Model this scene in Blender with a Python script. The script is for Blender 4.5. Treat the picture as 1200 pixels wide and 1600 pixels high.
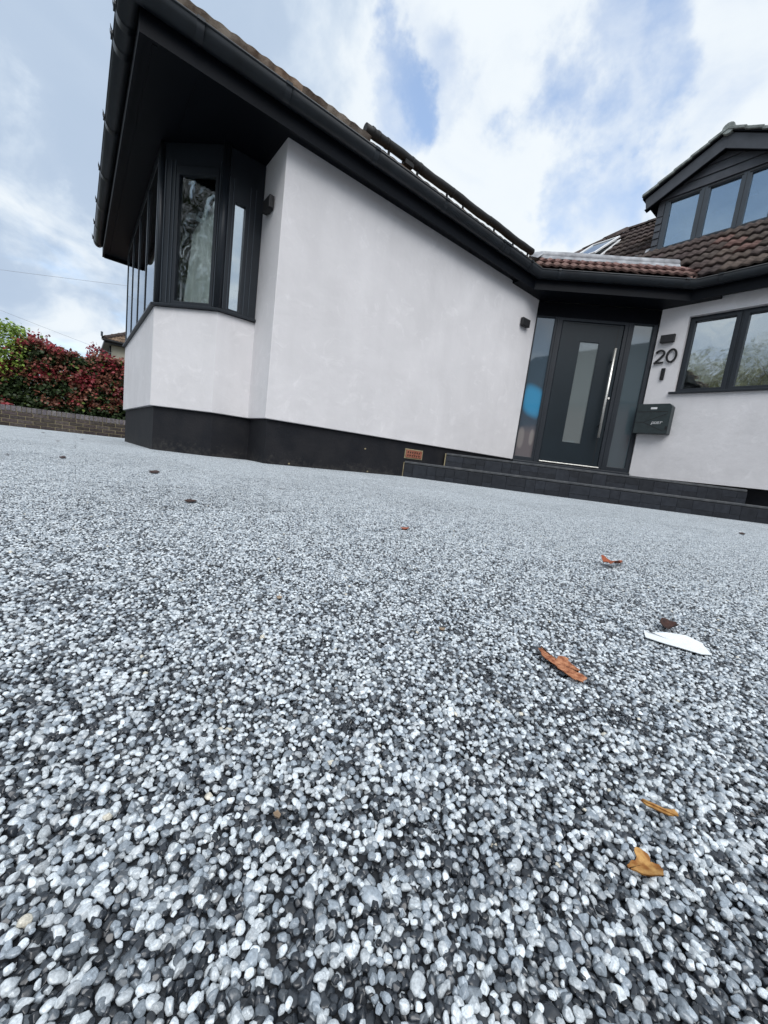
import bpy, bmesh, math, random
import numpy as np
from mathutils import Vector, Matrix, Euler, noise as mnoise

random.seed(7)
rng = np.random.default_rng(11)
sc = bpy.context.scene
for o in list(bpy.data.objects):
    bpy.data.objects.remove(o)

# ------------------------------------------------------------------ camera
CAM_H = 0.18
R3 = Vector((0.78728642, -0.60393505, 0.12426806))
U3 = Vector((-0.01429131, 0.18361419, 0.9828945))
F3 = Vector((0.61642182, 0.77559544, -0.13592593))
FPX = 618.294
cam = bpy.data.cameras.new("camera")
cam.sensor_fit = 'AUTO'
cam.sensor_width = 36.0
cam.lens = 36.0 * FPX / 1600.0
cam.clip_start = 0.01
cam.clip_end = 2000
camo = bpy.data.objects.new("camera", cam)
sc.collection.objects.link(camo)
camo.matrix_world = Matrix(((R3.x, U3.x, -F3.x, 0), (R3.y, U3.y, -F3.y, 0), (R3.z, U3.z, -F3.z, CAM_H), (0, 0, 0, 1)))
sc.camera = camo


def pix(p):                       # where a point falls in the 1200x1600 photograph
    d = Vector(p) - Vector((0, 0, CAM_H))
    z = d.dot(F3)
    if z <= 0.01:
        return (-9999, -9999, z)
    return (600 + FPX * d.dot(R3) / z, 800 - FPX * d.dot(U3) / z, z)


def pray(px, py):                 # direction from the camera through a pixel
    return (F3 + R3 * ((px - 600) / FPX) - U3 * ((py - 800) / FPX)).normalized()


# ------------------------------------------------------------------ light
SUN = Vector((-0.42, -0.74, 1.15)).normalized()
sun_el = math.asin(SUN.z)
sun_rot = math.atan2(SUN.x, SUN.y)
world = bpy.data.worlds.new("World")
sc.world = world
world.use_nodes = True
nt = world.node_tree
nt.nodes.clear()


def N(t, typ, **kw):
    n = t.nodes.new(typ)
    for k, v in kw.items():
        setattr(n, k, v)
    return n


def build_world():
    L = nt.links.new
    out = N(nt, 'ShaderNodeOutputWorld')
    bg = N(nt, 'ShaderNodeBackground')
    bg.inputs['Strength'].default_value = 0.15
    sky = N(nt, 'ShaderNodeTexSky', sky_type='NISHITA')
    sky.sun_disc = False
    sky.sun_elevation = sun_el
    sky.sun_rotation = sun_rot
    sky.air_density = 1.0
    sky.dust_density = 0.8
    sky.ozone_density = 1.2
    tc = N(nt, 'ShaderNodeTexCoord')
    sep = N(nt, 'ShaderNodeSeparateXYZ')
    L(tc.outputs['Generated'], sep.inputs[0])
    zc = N(nt, 'ShaderNodeMath', operation='MAXIMUM'); zc.inputs[1].default_value = 0.0
    L(sep.outputs['Z'], zc.inputs[0])
    za = N(nt, 'ShaderNodeMath', operation='ADD'); za.inputs[1].default_value = 0.35
    L(zc.outputs[0], za.inputs[0])
    dv = N(nt, 'ShaderNodeVectorMath', operation='DIVIDE')
    cmb = N(nt, 'ShaderNodeCombineXYZ')
    for i in range(3):
        L(za.outputs[0], cmb.inputs[i])
    L(tc.outputs['Generated'], dv.inputs[0]); L(cmb.outputs[0], dv.inputs[1])

    def fbm(scale, detail, rough, off, dist=0.0):
        mp = N(nt, 'ShaderNodeMapping'); mp.inputs['Location'].default_value = off
        L(dv.outputs[0], mp.inputs['Vector'])
        t = N(nt, 'ShaderNodeTexNoise')
        t.inputs['Scale'].default_value = scale; t.inputs['Detail'].default_value = detail
        t.inputs['Roughness'].default_value = rough; t.inputs['Distortion'].default_value = dist
        L(mp.outputs[0], t.inputs['Vector'])
        return t.outputs['Fac']

    cover = fbm(2.3, 8, 0.55, (3.1, 1.7, 0.0), 0.35)

    jt = N(nt, 'ShaderNodeTexNoise'); jt.inputs['Scale'].default_value = 5.0; jt.inputs['Detail'].default_value = 6; jt.inputs['Roughness'].default_value = 0.6
    L(tc.outputs['Generated'], jt.inputs['Vector'])
    js = N(nt, 'ShaderNodeVectorMath', operation='SUBTRACT'); js.inputs[1].default_value = (0.5, 0.5, 0.5)
    L(jt.outputs['Color'], js.inputs[0])
    jm = N(nt, 'ShaderNodeVectorMath', operation='SCALE'); jm.inputs['Scale'].default_value = 0.42
    L(js.outputs[0], jm.inputs[0])
    ja = N(nt, 'ShaderNodeVectorMath', operation='ADD')
    L(tc.outputs['Generated'], ja.inputs[0]); L(jm.outputs[0], ja.inputs[1])

    # breaks in the cloud: soft round openings placed by direction
    def hole(d, width, amount, prev):
        dp = N(nt, 'ShaderNodeVectorMath', operation='DOT_PRODUCT')
        nm = N(nt, 'ShaderNodeVectorMath', operation='NORMALIZE')
        L(ja.outputs[0], nm.inputs[0]); L(nm.outputs[0], dp.inputs[0]); dp.inputs[1].default_value = d
        mr = N(nt, 'ShaderNodeMapRange', interpolation_type='SMOOTHSTEP')
        mr.inputs['From Min'].default_value = math.cos(width); mr.inputs['From Max'].default_value = 1.0
        mr.inputs['To Min'].default_value = 0.0; mr.inputs['To Max'].default_value = amount
        L(dp.outputs['Value'], mr.inputs['Value'])
        ad = N(nt, 'ShaderNodeMath', operation='SUBTRACT')
        L(prev, ad.inputs[0]); L(mr.outputs[0], ad.inputs[1])
        return ad.outputs[0]

    c = cover
    for (px, py, w, amt) in HOLES:
        c = hole(pray(px, py), w, amt, c)
    dens = N(nt, 'ShaderNodeMapRange', interpolation_type='SMOOTHSTEP')
    dens.inputs['From Min'].default_value = 0.14; dens.inputs['From Max'].default_value = 0.45
    dens.inputs['To Min'].default_value = 0.22
    L(c, dens.inputs['Value'])
    # cloud tone: grey-blue bellies to white
    tone = fbm(3.0, 8, 0.56, (7.3, 2.2, 4.0), 0.4)
    t = tone
    for (px, py, w, amt) in SHADES:
        t = hole(pray(px, py), w, amt, t)
    tr = N(nt, 'ShaderNodeValToRGB')
    tr.color_ramp.interpolation = 'B_SPLINE'
    tr.color_ramp.elements[0].position = 0.34; tr.color_ramp.elements[0].color = CL_DARK
    tr.color_ramp.elements[1].position = 0.58; tr.color_ramp.elements[1].color = CL_LIGHT
    e = tr.color_ramp.elements.new(0.46); e.color = CL_MID
    L(t, tr.inputs['Fac'])
    sc10 = N(nt, 'ShaderNodeVectorMath', operation='SCALE'); sc10.inputs['Scale'].default_value = 6.67
    L(tr.outputs['Color'], sc10.inputs[0])
    mix = N(nt, 'ShaderNodeMix', data_type='RGBA')
    L(dens.outputs[0], mix.inputs['Factor'])
    tint = N(nt, 'ShaderNodeVectorMath', operation='MULTIPLY'); tint.inputs[1].default_value = (0.92, 1.08, 1.17)
    L(sky.outputs[0], tint.inputs[0])
    L(tint.outputs[0], mix.inputs['A']); L(sc10.outputs[0], mix.inputs['B'])
    L(mix.outputs['Result'], bg.inputs['Color'])
    L(bg.outputs[0], out.inputs['Surface'])


HOLES = [(655, 100, 0.12, 0.12), (600, 190, 0.10, 0.19), (962, 335, 0.12, 0.24), (935, 130, 0.14, 0.195), (1130, 20, 0.16, 0.12)]
SHADES = [(60, 90, 0.50, 0.11), (110, 330, 0.25, 0.07), (300, 10, 0.35, 0.09), (60, 290, 0.10, -0.12), (120, 450, 0.12, -0.14), (20, 230, 0.10, -0.08), (760, 120, 0.30, -0.16), (520, 60, 0.2, -0.08), (1060, 220, 0.25, -0.16), (850, 280, 0.25, -0.10)]
CL_DARK = (0.30, 0.37, 0.47, 1)
CL_MID = (0.405, 0.47, 0.55, 1)
CL_LIGHT = (0.555, 0.592, 0.620, 1)
build_world()

sl = bpy.data.lights.new("sun", 'SUN')
sl.energy = 1.8
sl.angle = math.radians(50)
sl.color = (1.0, 0.98, 0.96)
so = bpy.data.objects.new("sun", sl)
sc.collection.objects.link(so)
so.rotation_euler = (-SUN).to_track_quat('-Z', 'Y').to_euler()
so.location = (0, 0, 20)

sc.view_settings.view_transform = 'Standard'
sc.view_settings.look = 'None'
sc.view_settings.exposure = 0.70
sc.view_settings.gamma = 1.0
sc.view_settings.use_curve_mapping = False
sc.cycles.max_bounces = 8
sc.cycles.transparent_max_bounces = 12


# ------------------------------------------------------------------ materials
def new_mat(name):
    m = bpy.data.materials.new(name)
    m.use_nodes = True
    t = m.node_tree
    b = t.nodes['Principled BSDF']
    return m, t, b


def world_pos(t):
    return N(t, 'ShaderNodeNewGeometry').outputs['Position']


def mat(name, col, rough=0.6, var=0.0, vscale=6.0, col2=None, bump=0.0, bscale=40.0, spec=0.4, metal=0.0, coat=0.0, detail=6, objvar=0.0, dist=0.002):
    m, t, b = new_mat(name)
    L = t.links.new
    b.inputs['Roughness'].default_value = rough
    b.inputs['Specular IOR Level'].default_value = spec
    b.inputs['Metallic'].default_value = metal
    b.inputs['Coat Weight'].default_value = coat
    b.inputs['Base Color'].default_value = (*col, 1)
    last = None
    if var > 0 or col2:
        nz = N(t, 'ShaderNodeTexNoise'); nz.inputs['Scale'].default_value = vscale; nz.inputs['Detail'].default_value = detail
        L(world_pos(t), nz.inputs['Vector'])
        r = N(t, 'ShaderNodeValToRGB')
        c2 = col2 or tuple(min(1, c * (1 + var)) for c in col)
        c1 = col if col2 else tuple(c * (1 - var) for c in col)
        r.color_ramp.elements[0].position = 0.35; r.color_ramp.elements[0].color = (*c1, 1)
        r.color_ramp.elements[1].position = 0.65; r.color_ramp.elements[1].color = (*c2, 1)
        L(nz.outputs['Fac'], r.inputs['Fac'])
        last = r.outputs['Color']
        L(last, b.inputs['Base Color'])
    if objvar > 0:
        oi = N(t, 'ShaderNodeObjectInfo')
        mr = N(t, 'ShaderNodeMapRange'); mr.inputs['To Min'].default_value = 1 - objvar; mr.inputs['To Max'].default_value = 1 + objvar
        L(oi.outputs['Random'], mr.inputs['Value'])
        ml = N(t, 'ShaderNodeVectorMath', operation='SCALE')
        if last:
            L(last, ml.inputs[0])
        else:
            ml.inputs[0].default_value = col
        L(mr.outputs[0], ml.inputs['Scale'])
        m2 = N(t, 'ShaderNodeVectorMath', operation='MULTIPLY')
        L(ml.outputs[0], m2.inputs[0]); L(oi.outputs['Color'], m2.inputs[1])
        L(m2.outputs[0], b.inputs['Base Color'])
    if bump > 0:
        nb = N(t, 'ShaderNodeTexNoise'); nb.inputs['Scale'].default_value = bscale; nb.inputs['Detail'].default_value = 5
        L(world_pos(t), nb.inputs['Vector'])
        bp = N(t, 'ShaderNodeBump'); bp.inputs['Strength'].default_value = bump; bp.inputs['Distance'].default_value = dist
        L(nb.outputs['Fac'], bp.inputs['Height']); L(bp.outputs[0], b.inputs['Normal'])
    return m


def render_mat(name, col):
    """hand-floated painted render: cloudy trowel marks, pale blotches, fine sand grain"""
    m, t, b = new_mat(name)
    L = t.links.new
    P = world_pos(t)
    b.inputs['Roughness'].default_value = 0.85
    b.inputs['Specular IOR Level'].default_value = 0.2
    n1 = N(t, 'ShaderNodeTexNoise'); n1.inputs['Scale'].default_value = 1.7; n1.inputs['Detail'].default_value = 6; n1.inputs['Distortion'].default_value = 0.6
    n2 = N(t, 'ShaderNodeTexNoise'); n2.inputs['Scale'].default_value = 5.5; n2.inputs['Detail'].default_value = 8; n2.inputs['Roughness'].default_value = 0.68; n2.inputs['Distortion'].default_value = 1.2
    n3 = N(t, 'ShaderNodeTexNoise'); n3.inputs['Scale'].default_value = 420; n3.inputs['Detail'].default_value = 2
    n4 = N(t, 'ShaderNodeTexNoise'); n4.inputs['Scale'].default_value = 14; n4.inputs['Detail'].default_value = 6
    for n in (n1, n2, n3, n4):
        L(P, n.inputs['Vector'])
    r1 = N(t, 'ShaderNodeMapRange'); r1.inputs['From Min'].default_value = 0.3; r1.inputs['From Max'].default_value = 0.7
    r1.inputs['To Min'].default_value = 0.91; r1.inputs['To Max'].default_value = 1.04
    L(n1.outputs['Fac'], r1.inputs['Value'])
    r2 = N(t, 'ShaderNodeMapRange'); r2.inputs['From Min'].default_value = 0.56; r2.inputs['From Max'].default_value = 0.68
    r2.inputs['To Min'].default_value = 0.0; r2.inputs['To Max'].default_value = 0.085
    L(n2.outputs['Fac'], r2.inputs['Value'])
    ad = N(t, 'ShaderNodeMath', operation='ADD'); L(r1.outputs[0], ad.inputs[0]); L(r2.outputs[0], ad.inputs[1])
    # faint vertical rain streaks
    mp = N(t, 'ShaderNodeMapping'); mp.inputs['Scale'].default_value = (9, 9, 0.7); L(P, mp.inputs['Vector'])
    n5 = N(t, 'ShaderNodeTexNoise'); n5.inputs['Scale'].default_value = 1.0; n5.inputs['Detail'].default_value = 4; L(mp.outputs[0], n5.inputs['Vector'])
    r5 = N(t, 'ShaderNodeMapRange'); r5.inputs['From Min'].default_value = 0.3; r5.inputs['From Max'].default_value = 0.7
    r5.inputs['To Min'].default_value = 0.975; r5.inputs['To Max'].default_value = 1.015
    L(n5.outputs['Fac'], r5.inputs['Value'])
    mu = N(t, 'ShaderNodeMath', operation='MULTIPLY'); L(ad.outputs[0], mu.inputs[0]); L(r5.outputs[0], mu.inputs[1])
    s = N(t, 'ShaderNodeVectorMath', operation='SCALE'); s.inputs[0].default_value = col
    L(mu.outputs[0], s.inputs['Scale']); L(s.outputs[0], b.inputs['Base Color'])
    b1 = N(t, 'ShaderNodeBump'); b1.inputs['Strength'].default_value = 0.35; b1.inputs['Distance'].default_value = 0.001
    L(n3.outputs['Fac'], b1.inputs['Height'])
    b2 = N(t, 'ShaderNodeBump'); b2.inputs['Strength'].default_value = 0.5; b2.inputs['Distance'].default_value = 0.006
    L(n4.outputs['Fac'], b2.inputs['Height']); L(b1.outputs[0], b2.inputs['Normal']); L(b2.outputs[0], b.inputs['Normal'])
    return m


def glass_mat(name, refl=0.3, tint=(0.75, 0.8, 0.8), wob=0.0, wscale=6.0, rough=0.0):
    m, t, b = new_mat(name)
    t.nodes.remove(b)
    L = t.links.new
    out = t.nodes['Material Output']
    tr = N(t, 'ShaderNodeBsdfTransparent'); tr.inputs[0].default_value = (*tint, 1)
    gl = N(t, 'ShaderNodeBsdfGlossy'); gl.inputs['Roughness'].default_value = rough; gl.inputs['Color'].default_value = (0.92, 0.96, 1, 1)
    fr = N(t, 'ShaderNodeFresnel'); fr.inputs['IOR'].default_value = 1.55
    ad = N(t, 'ShaderNodeMath', operation='ADD', use_clamp=True); ad.inputs[1].default_value = refl
    L(fr.outputs[0], ad.inputs[0])
    mx = N(t, 'ShaderNodeMixShader')
    L(ad.outputs[0], mx.inputs[0]); L(tr.outputs[0], mx.inputs[1]); L(gl.outputs[0], mx.inputs[2])
    if wob > 0:
        nz = N(t, 'ShaderNodeTexNoise'); nz.inputs['Scale'].default_value = wscale; nz.inputs['Detail'].default_value = 1.5; nz.inputs['Distortion'].default_value = 1.2
        L(world_pos(t), nz.inputs['Vector'])
        bp = N(t, 'ShaderNodeBump'); bp.inputs['Strength'].default_value = 1.0; bp.inputs['Distance'].default_value = wob
        L(nz.outputs['Fac'], bp.inputs['Height']); L(bp.outputs[0], gl.inputs['Normal'])
    L(mx.outputs[0], out.inputs['Surface'])
    return m


def attr_mat(name, attr='col', atype='GEOMETRY', rough=0.5, spec=0.5, trans=0.0, coat=0.0, grain=0.0):
    m, t, b = new_mat(name)
    L = t.links.new
    a = N(t, 'ShaderNodeAttribute', attribute_name=attr, attribute_type=atype)
    colour = a.outputs['Color']
    if grain > 0:
        tc = N(t, 'ShaderNodeTexCoord')
        nz = N(t, 'ShaderNodeTexNoise'); nz.inputs['Scale'].default_value = 3.0; nz.inputs['Detail'].default_value = 5
        L(tc.outputs['Object'], nz.inputs['Vector'])
        mr = N(t, 'ShaderNodeMapRange'); mr.inputs['From Min'].default_value = 0.3; mr.inputs['From Max'].default_value = 0.7
        mr.inputs['To Min'].default_value = 1 - grain; mr.inputs['To Max'].default_value = 1 + grain
        L(nz.outputs['Fac'], mr.inputs['Value'])
        s = N(t, 'ShaderNodeVectorMath', operation='SCALE'); L(colour, s.inputs[0]); L(mr.outputs[0], s.inputs['Scale'])
        colour = s.outputs[0]
    L(colour, b.inputs['Base Color'])
    b.inputs['Roughness'].default_value = rough
    b.inputs['Specular IOR Level'].default_value = spec
    b.inputs['Coat Weight'].default_value = coat
    b.inputs['Coat Roughness'].default_value = 0.25
    if trans > 0:
        out = t.nodes['Material Output']
        tl = N(t, 'ShaderNodeBsdfTranslucent'); L(colour, tl.inputs[0])
        mx = N(t, 'ShaderNodeMixShader'); mx.inputs[0].default_value = trans
        L(b.outputs[0], mx.inputs[1]); L(tl.outputs[0], mx.inputs[2]); L(mx.outputs[0], out.inputs['Surface'])
    return m


M = {}
M['render'] = render_mat('painted_render', (0.755, 0.740, 0.752))
M['plinth'] = mat('bitumen_plinth', (0.008, 0.009, 0.013), 0.66, col2=(0.017, 0.017, 0.020), vscale=5, bump=0.5, bscale=60, spec=0.3, dist=0.004)


def dirty_base(m, z1, col):
    """dust and splashed grit in an uneven band just above the ground"""
    t = m.node_tree; L = t.links.new
    b = t.nodes['Principled BSDF']
    src = b.inputs['Base Color'].links[0].from_socket
    P = world_pos(t)
    sp = N(t, 'ShaderNodeSeparateXYZ'); L(P, sp.inputs[0])
    n1 = N(t, 'ShaderNodeTexNoise'); n1.inputs['Scale'].default_value = 26; n1.inputs['Detail'].default_value = 8; n1.inputs['Roughness'].default_value = 0.7; L(P, n1.inputs['Vector'])
    n2 = N(t, 'ShaderNodeTexNoise'); n2.inputs['Scale'].default_value = 3.0; n2.inputs['Detail'].default_value = 4; L(P, n2.inputs['Vector'])
    mr = N(t, 'ShaderNodeMapRange'); mr.inputs['From Min'].default_value = -0.06; mr.inputs['From Max'].default_value = z1; mr.inputs['To Min'].default_value = 0.62; mr.inputs['To Max'].default_value = 0.0
    L(sp.outputs['Z'], mr.inputs['Value'])
    ad = N(t, 'ShaderNodeMath', operation='MULTIPLY'); L(mr.outputs[0], ad.inputs[0]); L(n2.outputs['Fac'], ad.inputs[1])
    a2 = N(t, 'ShaderNodeMath', operation='ADD'); L(ad.outputs[0], a2.inputs[0]); L(n1.outputs['Fac'], a2.inputs[1])
    m2 = N(t, 'ShaderNodeMapRange', interpolation_type='SMOOTHSTEP'); m2.inputs['From Min'].default_value = 0.62; m2.inputs['From Max'].default_value = 0.86; m2.inputs['To Max'].default_value = 0.34
    L(a2.outputs[0], m2.inputs['Value'])
    mx = N(t, 'ShaderNodeMix', data_type='RGBA'); mx.inputs['B'].default_value = (*col, 1)
    L(m2.outputs[0], mx.inputs['Factor']); L(src, mx.inputs['A']); L(mx.outputs['Result'], b.inputs['Base Color'])


dirty_base(M['plinth'], 0.16, (0.085, 0.08, 0.072))
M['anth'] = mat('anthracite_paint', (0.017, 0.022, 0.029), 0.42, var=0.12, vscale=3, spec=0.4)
M['door'] = mat('anthracite_door', (0.009, 0.0165, 0.0225), 0.36, var=0.10, vscale=2.5, bump=0.06, bscale=220, spec=0.4)
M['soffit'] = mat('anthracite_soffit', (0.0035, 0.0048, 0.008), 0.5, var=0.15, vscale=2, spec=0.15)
M['gutter'] = mat('anthracite_gutter', (0.012, 0.016, 0.021), 0.40, var=0.25, vscale=7, spec=0.5, bump=0.12, bscale=30)
M['clad'] = mat('slate_grey_cladding', (0.060, 0.066, 0.078), 0.5, var=0.12, vscale=9, spec=0.35, bump=0.12, bscale=120)
M['frame'] = mat('slate_grey_frame', (0.046, 0.058, 0.072), 0.4, var=0.08, vscale=4, spec=0.45)
M['tile'] = mat('weathered_concrete_tile', (0.046, 0.036, 0.034), 0.9, col2=(0.098, 0.080, 0.075), vscale=14, bump=0.7, bscale=160, spec=0.15, objvar=0.18, detail=9, dist=0.004)
M['tile_red'] = mat('new_red_tile', (0.150, 0.088, 0.080), 0.85, col2=(0.250, 0.170, 0.150), vscale=18, bump=0.5, bscale=180, spec=0.2, objvar=0.14, detail=9, dist=0.003)
M['tile_old'] = mat('lichened_tile', (0.16, 0.115, 0.085), 0.92, col2=(0.36, 0.29, 0.22), vscale=22, bump=0.8, bscale=140, spec=0.1, objvar=0.18, detail=9, dist=0.004)
M['tile_pale'] = mat('bleached_tile_edge', (0.20, 0.15, 0.115), 0.92, col2=(0.50, 0.42, 0.34), vscale=16, bump=0.8, bscale=140, spec=0.1, objvar=0.2, detail=9, dist=0.004)
M['moss'] = mat('mossy_tile_edge', (0.16, 0.18, 0.17), 0.95, col2=(0.30, 0.33, 0.32), vscale=18, bump=0.8, bscale=90, spec=0.1, objvar=0.12, dist=0.006)
M['lead'] = mat('lead_sheet', (0.17, 0.175, 0.19), 0.6, col2=(0.36, 0.375, 0.40), vscale=9, bump=0.6, bscale=14, spec=0.4, metal=0.15, dist=0.006, detail=8)
M['lead_dark'] = mat('dark_lead', (0.06, 0.062, 0.068), 0.6, col2=(0.11, 0.112, 0.12), vscale=20, bump=0.5, bscale=30)  # darker lead tone for the end disc of the roll
M['steel'] = mat('brushed_steel', (0.86, 0.85, 0.80), 0.46, var=0.05, vscale=60, metal=1.0)
M['white'] = mat('white_trim', (0.72, 0.73, 0.74), 0.5, var=0.05, vscale=20)
M['black'] = mat('black_plastic', (0.012, 0.012, 0.013), 0.45, var=0.15, vscale=30)
M['lamp'] = mat('wall_light_black', (0.022, 0.022, 0.024), 0.5, var=0.15, vscale=40, bump=0.15, bscale=300)
M['post'] = mat('post_box_paint', (0.026, 0.038, 0.041), 0.4, var=0.12, vscale=20, bump=0.15, bscale=400)
M['rail'] = mat('black_rail', (0.011, 0.011, 0.011), 0.6, var=0.3, vscale=25, bump=0.4, bscale=60)
M['block'] = mat('charcoal_block', (0.013, 0.016, 0.022), 0.55, col2=(0.022, 0.026, 0.034), vscale=24, bump=0.5, bscale=160, spec=0.35, objvar=0.26, detail=8, dist=0.002)
M['tread'] = mat('charcoal_tread', (0.05, 0.055, 0.062), 0.7, col2=(0.09, 0.095, 0.10), vscale=18, bump=0.5, bscale=160, spec=0.3)
M['mortar'] = mat('yellow_mortar', (0.25, 0.21, 0.12), 0.9, col2=(0.36, 0.31, 0.20), vscale=25, bump=0.6, bscale=120)
M['dmortar'] = mat('grey_mortar', (0.02, 0.021, 0.024), 0.9, col2=(0.035, 0.036, 0.04), vscale=25, bump=0.6, bscale=120)
M['brick'] = mat('dark_grey_brick', (0.052, 0.045, 0.043), 0.85, col2=(0.105, 0.092, 0.088), vscale=30, bump=0.6, bscale=110, spec=0.2, objvar=0.4)
M['brick_top'] = mat('coping_brick', (0.125, 0.115, 0.120), 0.85, col2=(0.205, 0.190, 0.195), vscale=30, bump=0.6, bscale=110, spec=0.2, objvar=0.25)
M['redbrick'] = mat('red_air_brick', (0.22, 0.07, 0.042), 0.85, col2=(0.32, 0.13, 0.085), vscale=40, bump=0.6, bscale=150)
M['cream'] = mat('cream_render', (0.42, 0.39, 0.31), 0.9, var=0.08, vscale=4)
M['inside'] = mat('interior_wall', (0.32, 0.32, 0.29), 0.9, var=0.05, vscale=2)
M['ground'] = mat('rough_earth', (0.075, 0.075, 0.06), 0.95, col2=(0.12, 0.115, 0.09), vscale=2.0, bump=0.5, bscale=30)
M['road'] = mat('asphalt', (0.05, 0.05, 0.052), 0.9, var=0.2, vscale=12, bump=0.5, bscale=200)
M['resin'] = mat('resin_bed', (0.030, 0.033, 0.038), 0.5, var=0.4, vscale=200, bump=0.4, bscale=300)
M['bark'] = mat('bark', (0.07, 0.055, 0.04), 0.95, var=0.3, vscale=15, bump=0.8, bscale=40, dist=0.02)
M['wire'] = mat('cable_sheath', (0.30, 0.31, 0.33), 0.6, var=0.1, vscale=5)
M['film'] = None
M['glass'] = glass_mat('bay_glass', 0.46, (0.70, 0.78, 0.76), 0.0)
M['glass_side'] = glass_mat('bay_side_glass', 0.12, (0.95, 0.97, 0.96), 0.0)
M['glass_film'] = glass_mat('bay_glass_with_film', 0.05, (0.95, 0.97, 0.96), 0.0010, 6.0, 0.03)
M['glass_front'] = glass_mat('wavy_filmed_glass', 0.42, (0.62, 0.66, 0.58), 0.0010, 5.0, 0.035)
M['glass_dormer'] = glass_mat('dormer_glass', 0.27, (0.55, 0.60, 0.66), 0.0002, 2.0)


def frosted(name, col, refl=0.22, rough=0.03):
    m, t, b = new_mat(name)
    L = t.links.new
    out = t.nodes['Material Output']
    b.inputs['Base Color'].default_value = (*col, 1)
    b.inputs['Roughness'].default_value = 0.6
    b.inputs['Specular IOR Level'].default_value = 0
    nz = N(t, 'ShaderNodeTexNoise'); nz.inputs['Scale'].default_value = 900
    L(world_pos(t), nz.inputs['Vector'])
    bp = N(t, 'ShaderNodeBump'); bp.inputs['Strength'].default_value = 0.2; bp.inputs['Distance'].default_value = 0.0005
    L(nz.outputs['Fac'], bp.inputs['Height']); L(bp.outputs[0], b.inputs['Normal'])
    gl = N(t, 'ShaderNodeBsdfGlossy'); gl.inputs['Roughness'].default_value = rough
    fr = N(t, 'ShaderNodeFresnel'); fr.inputs['IOR'].default_value = 1.5
    ad = N(t, 'ShaderNodeMath', operation='ADD', use_clamp=True); ad.inputs[1].default_value = refl
    L(fr.outputs[0], ad.inputs[0])
    mx = N(t, 'ShaderNodeMixShader')
    L(ad.outputs[0], mx.inputs[0]); L(b.outputs[0], mx.inputs[1]); L(gl.outputs[0], mx.inputs[2])
    L(mx.outputs[0], out.inputs['Surface'])
    return m


M['glass_dormer'].node_tree.nodes['Glossy BSDF'].inputs['Color'].default_value = (0.72, 0.92, 1.10, 1)
M['glass_dark'] = glass_mat('skylight_glass', 0.0, (0.5, 0.52, 0.52))
M['frost'] = frosted('frosted_glass', (0.155, 0.185, 0.188), 0.14)
M['frost_side'] = frosted('frosted_side_glass', (0.082, 0.115, 0.132), 0.16)
M['curtain'] = mat('pale_plastic_sheet', (0.88, 0.93, 0.90), 0.35, var=0.08, vscale=9, bump=0.8, bscale=25, spec=0.5, dist=0.01)


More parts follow.
